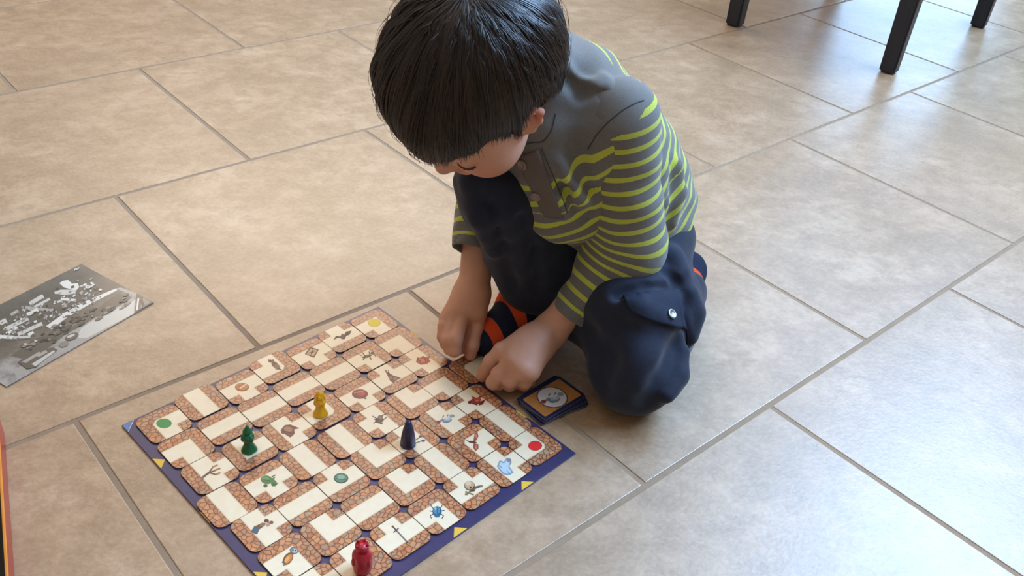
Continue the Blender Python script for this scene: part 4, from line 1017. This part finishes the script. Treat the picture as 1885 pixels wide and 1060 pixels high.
# ---- details laid on the cloth: pocket flap with snap, placket, buttons
def patch(name, bvhs, quad, nu, nv, mat, parent, lift=.0012, th=.0014):
    """quad: four picture corners a b c d (a->b is u, a->d is v), curved sides allowed through functions"""
    G = []
    for i in range(nu+1):
        for j in range(nv+1):
            px, py = quad(i/nu, j/nv); q, n = on(bvhs, px, py, 0)
            if q is None: q, n = G[-1] if G else (at(px, py, .1), np.array([0, 0, 1.]))
            G.append((q, n))
    P = np.array([a for a, _ in G]).reshape(nu+1, nv+1, 3); N_ = np.array([b for _, b in G]).reshape(nu+1, nv+1, 3)
    for _ in range(3):      # ease small steps
        P[1:-1, 1:-1] = (P[1:-1, 1:-1]*2+P[:-2, 1:-1]+P[2:, 1:-1]+P[1:-1, :-2]+P[1:-1, 2:])/6
        N_[1:-1, 1:-1] = (N_[1:-1, 1:-1]*2+N_[:-2, 1:-1]+N_[2:, 1:-1]+N_[1:-1, :-2]+N_[1:-1, 2:])/6
    top = (P+N_*(lift+th)).reshape(-1, 3)-PO; bot = (P-N_*.002).reshape(-1, 3)-PO; n = len(top)
    V_ = np.concatenate([top, bot]); I = lambda i, j: i*(nv+1)+j; F_ = []
    for i in range(nu):
        for j in range(nv): F_ += [(I(i, j), I(i+1, j), I(i+1, j+1), I(i, j+1)), tuple(n+x for x in (I(i, j), I(i, j+1), I(i+1, j+1), I(i+1, j)))]
    lp = [I(i, 0) for i in range(nu)]+[I(nu, j) for j in range(nv)]+[I(i, nv) for i in range(nu, 0, -1)]+[I(0, j) for j in range(nv, 0, -1)]
    for k in range(len(lp)): a, b = lp[k], lp[(k+1) % len(lp)]; F_.append((a, a+n, b+n, b))
    me = pymesh(name, V_, F_, None, True); o = link(name, me, parent, [mat])
    md = me; bm = bmesh.new(); bm.from_mesh(me); bmesh.ops.recalc_face_normals(bm, faces=bm.faces); bm.to_mesh(me); bm.free(); return o
def bil(a, b, c, d, bow=0):
    a, b, c, d = map(np.array, (a, b, c, d))
    def f(u, v):
        p = (a*(1-u)+b*u)*(1-v)+(d*(1-u)+c*u)*v
        return p[0], p[1]+bow*math.sin(math.pi*u)*v
    return f
m_flap = newmat('navy_twill_flap', '1d2438', .8, .3)
g = NT(m_flap); oc = g.obj(); g.l(g.mix(g.noise(oc, 120, 4), lin('141929'), lin('262e42')), g.b.inputs['Base Color']); g.bump(g.noise(oc, 700, 3), .4, .0008)
patch('pocket_flap', [bvh_t], bil((1146, 546), (1246, 534), (1264, 606), (1160, 570), 6), 20, 12, m_flap, tro, .001, .0022)
m_snap = newmat('snap_metal', 'b8c4cc', .3, .5, Metallic=.9)
def disc(name, px, py, bvhs, r, mat, parent, lift, holes=0):
    q, n = on(bvhs, px, py, lift)
    if q is None: return
    V_, F_ = lathe([(r*.98, 0), (r, r*.15), (r*.94, r*.32), (r*.72, r*.34), (r*.62, r*.18), (r*.12, r*.18), (.00001, r*.17)], 24)
    me = pymesh(name, V_, F_, None, True)
    o = link(name, me, parent, [mat]); o.matrix_local = Matrix.Translation(Vector(q-PO)) @ Vector(n).to_track_quat('Z', 'Y').to_matrix().to_4x4()
    return o
disc('snap', 1233, 580, [bvh_t], .0062, m_snap, tro, .0034)
m_plk = newmat('placket_jersey', '5c5450', .85, .2)
g = NT(m_plk); oc = g.obj(); hn = g.noise(oc, 700, 4, .7); g.l(g.mix(hn, lin('5a534f'), lin('7c746e')), g.b.inputs['Base Color']); g.bump(hn, .3, .0006)
patch('placket', [bvh_s], bil((948, 288), (992, 276), (1036, 402), (1004, 398), 0), 8, 20, m_plk, shirt_o, .0006, .0016)
m_btn = newmat('button_grey_brown', '8c7a74', .4)
disc('button', 964, 302, [bvh_s], .0063, m_btn, shirt_o, .0024); disc('button', 988, 359, [bvh_s], .0063, m_btn, shirt_o, .0024)

# stitched seams: thin raised threads following the cloth
m_seam = newmat('seam_thread', '48484a', .8, .2); m_seam2 = newmat('navy_seam', '10141f', .8, .2)
def seam(name, bvhs, pts, r, mat, parent):
    Q = []
    for (x0, y0_), (x1, y1_) in zip(pts[:-1], pts[1:]):
        n_ = max(2, int(math.hypot(x1-x0, y1_-y0_)/5))
        for k in range(n_):
            q, n = on(bvhs, x0+(x1-x0)*k/n_, y0_+(y1_-y0_)*k/n_, r*.3)
            if q is not None: Q.append((q, n))
    P = np.array([a for a, _ in Q]); N_ = np.array([b for _, b in Q])
    ok = np.concatenate([[True], np.linalg.norm(np.diff(P, axis=0), axis=1) < .012]); e_ = int(np.argmin(ok)) if not ok.all() else len(P)
    P, N_ = P[:e_], N_[:e_]
    if len(P) < 3: return
    for _ in range(2): P[1:-1] = (P[:-2]+P[1:-1]*2+P[2:])/4
    tg = np.gradient(P, axis=0); tg /= np.linalg.norm(tg, axis=1)[:, None]; sdv = np.cross(tg, N_)
    V_ = []; F_ = []
    for i in range(len(P)):
        for a in np.linspace(0, 2*math.pi, 7)[:-1]: V_.append(P[i]+sdv[i]*r*math.cos(a)+N_[i]*r*.8*math.sin(a)-PO)
    for i in range(len(P)-1):
        for k in range(6): F_.append((i*6+k, i*6+(k+1) % 6, (i+1)*6+(k+1) % 6, (i+1)*6+k))
    link(name, pymesh(name, V_, F_, None, True), parent, [mat])
seam('shoulder_seam', [bvh_s, bvh_sl], [(1082, 275), (1098, 248), (1120, 224), (1150, 200), (1178, 186), (1192, 184)], .0008, m_seam, shirt_o)
seam('collar_seam', [bvh_s], [(962, 268), (978, 262), (1000, 262), (1016, 240), (1024, 205)], .0008, m_seam, shirt_o)
seam('placket_seam', [bvh_s], [(996, 272), (1016, 318), (1038, 372), (1046, 396)], .0007, m_seam, shirt_o)
seam('side_seam', [bvh_t], [(1262, 590), (1266, 630), (1256, 670), (1246, 700)], .0008, m_seam2, tro)
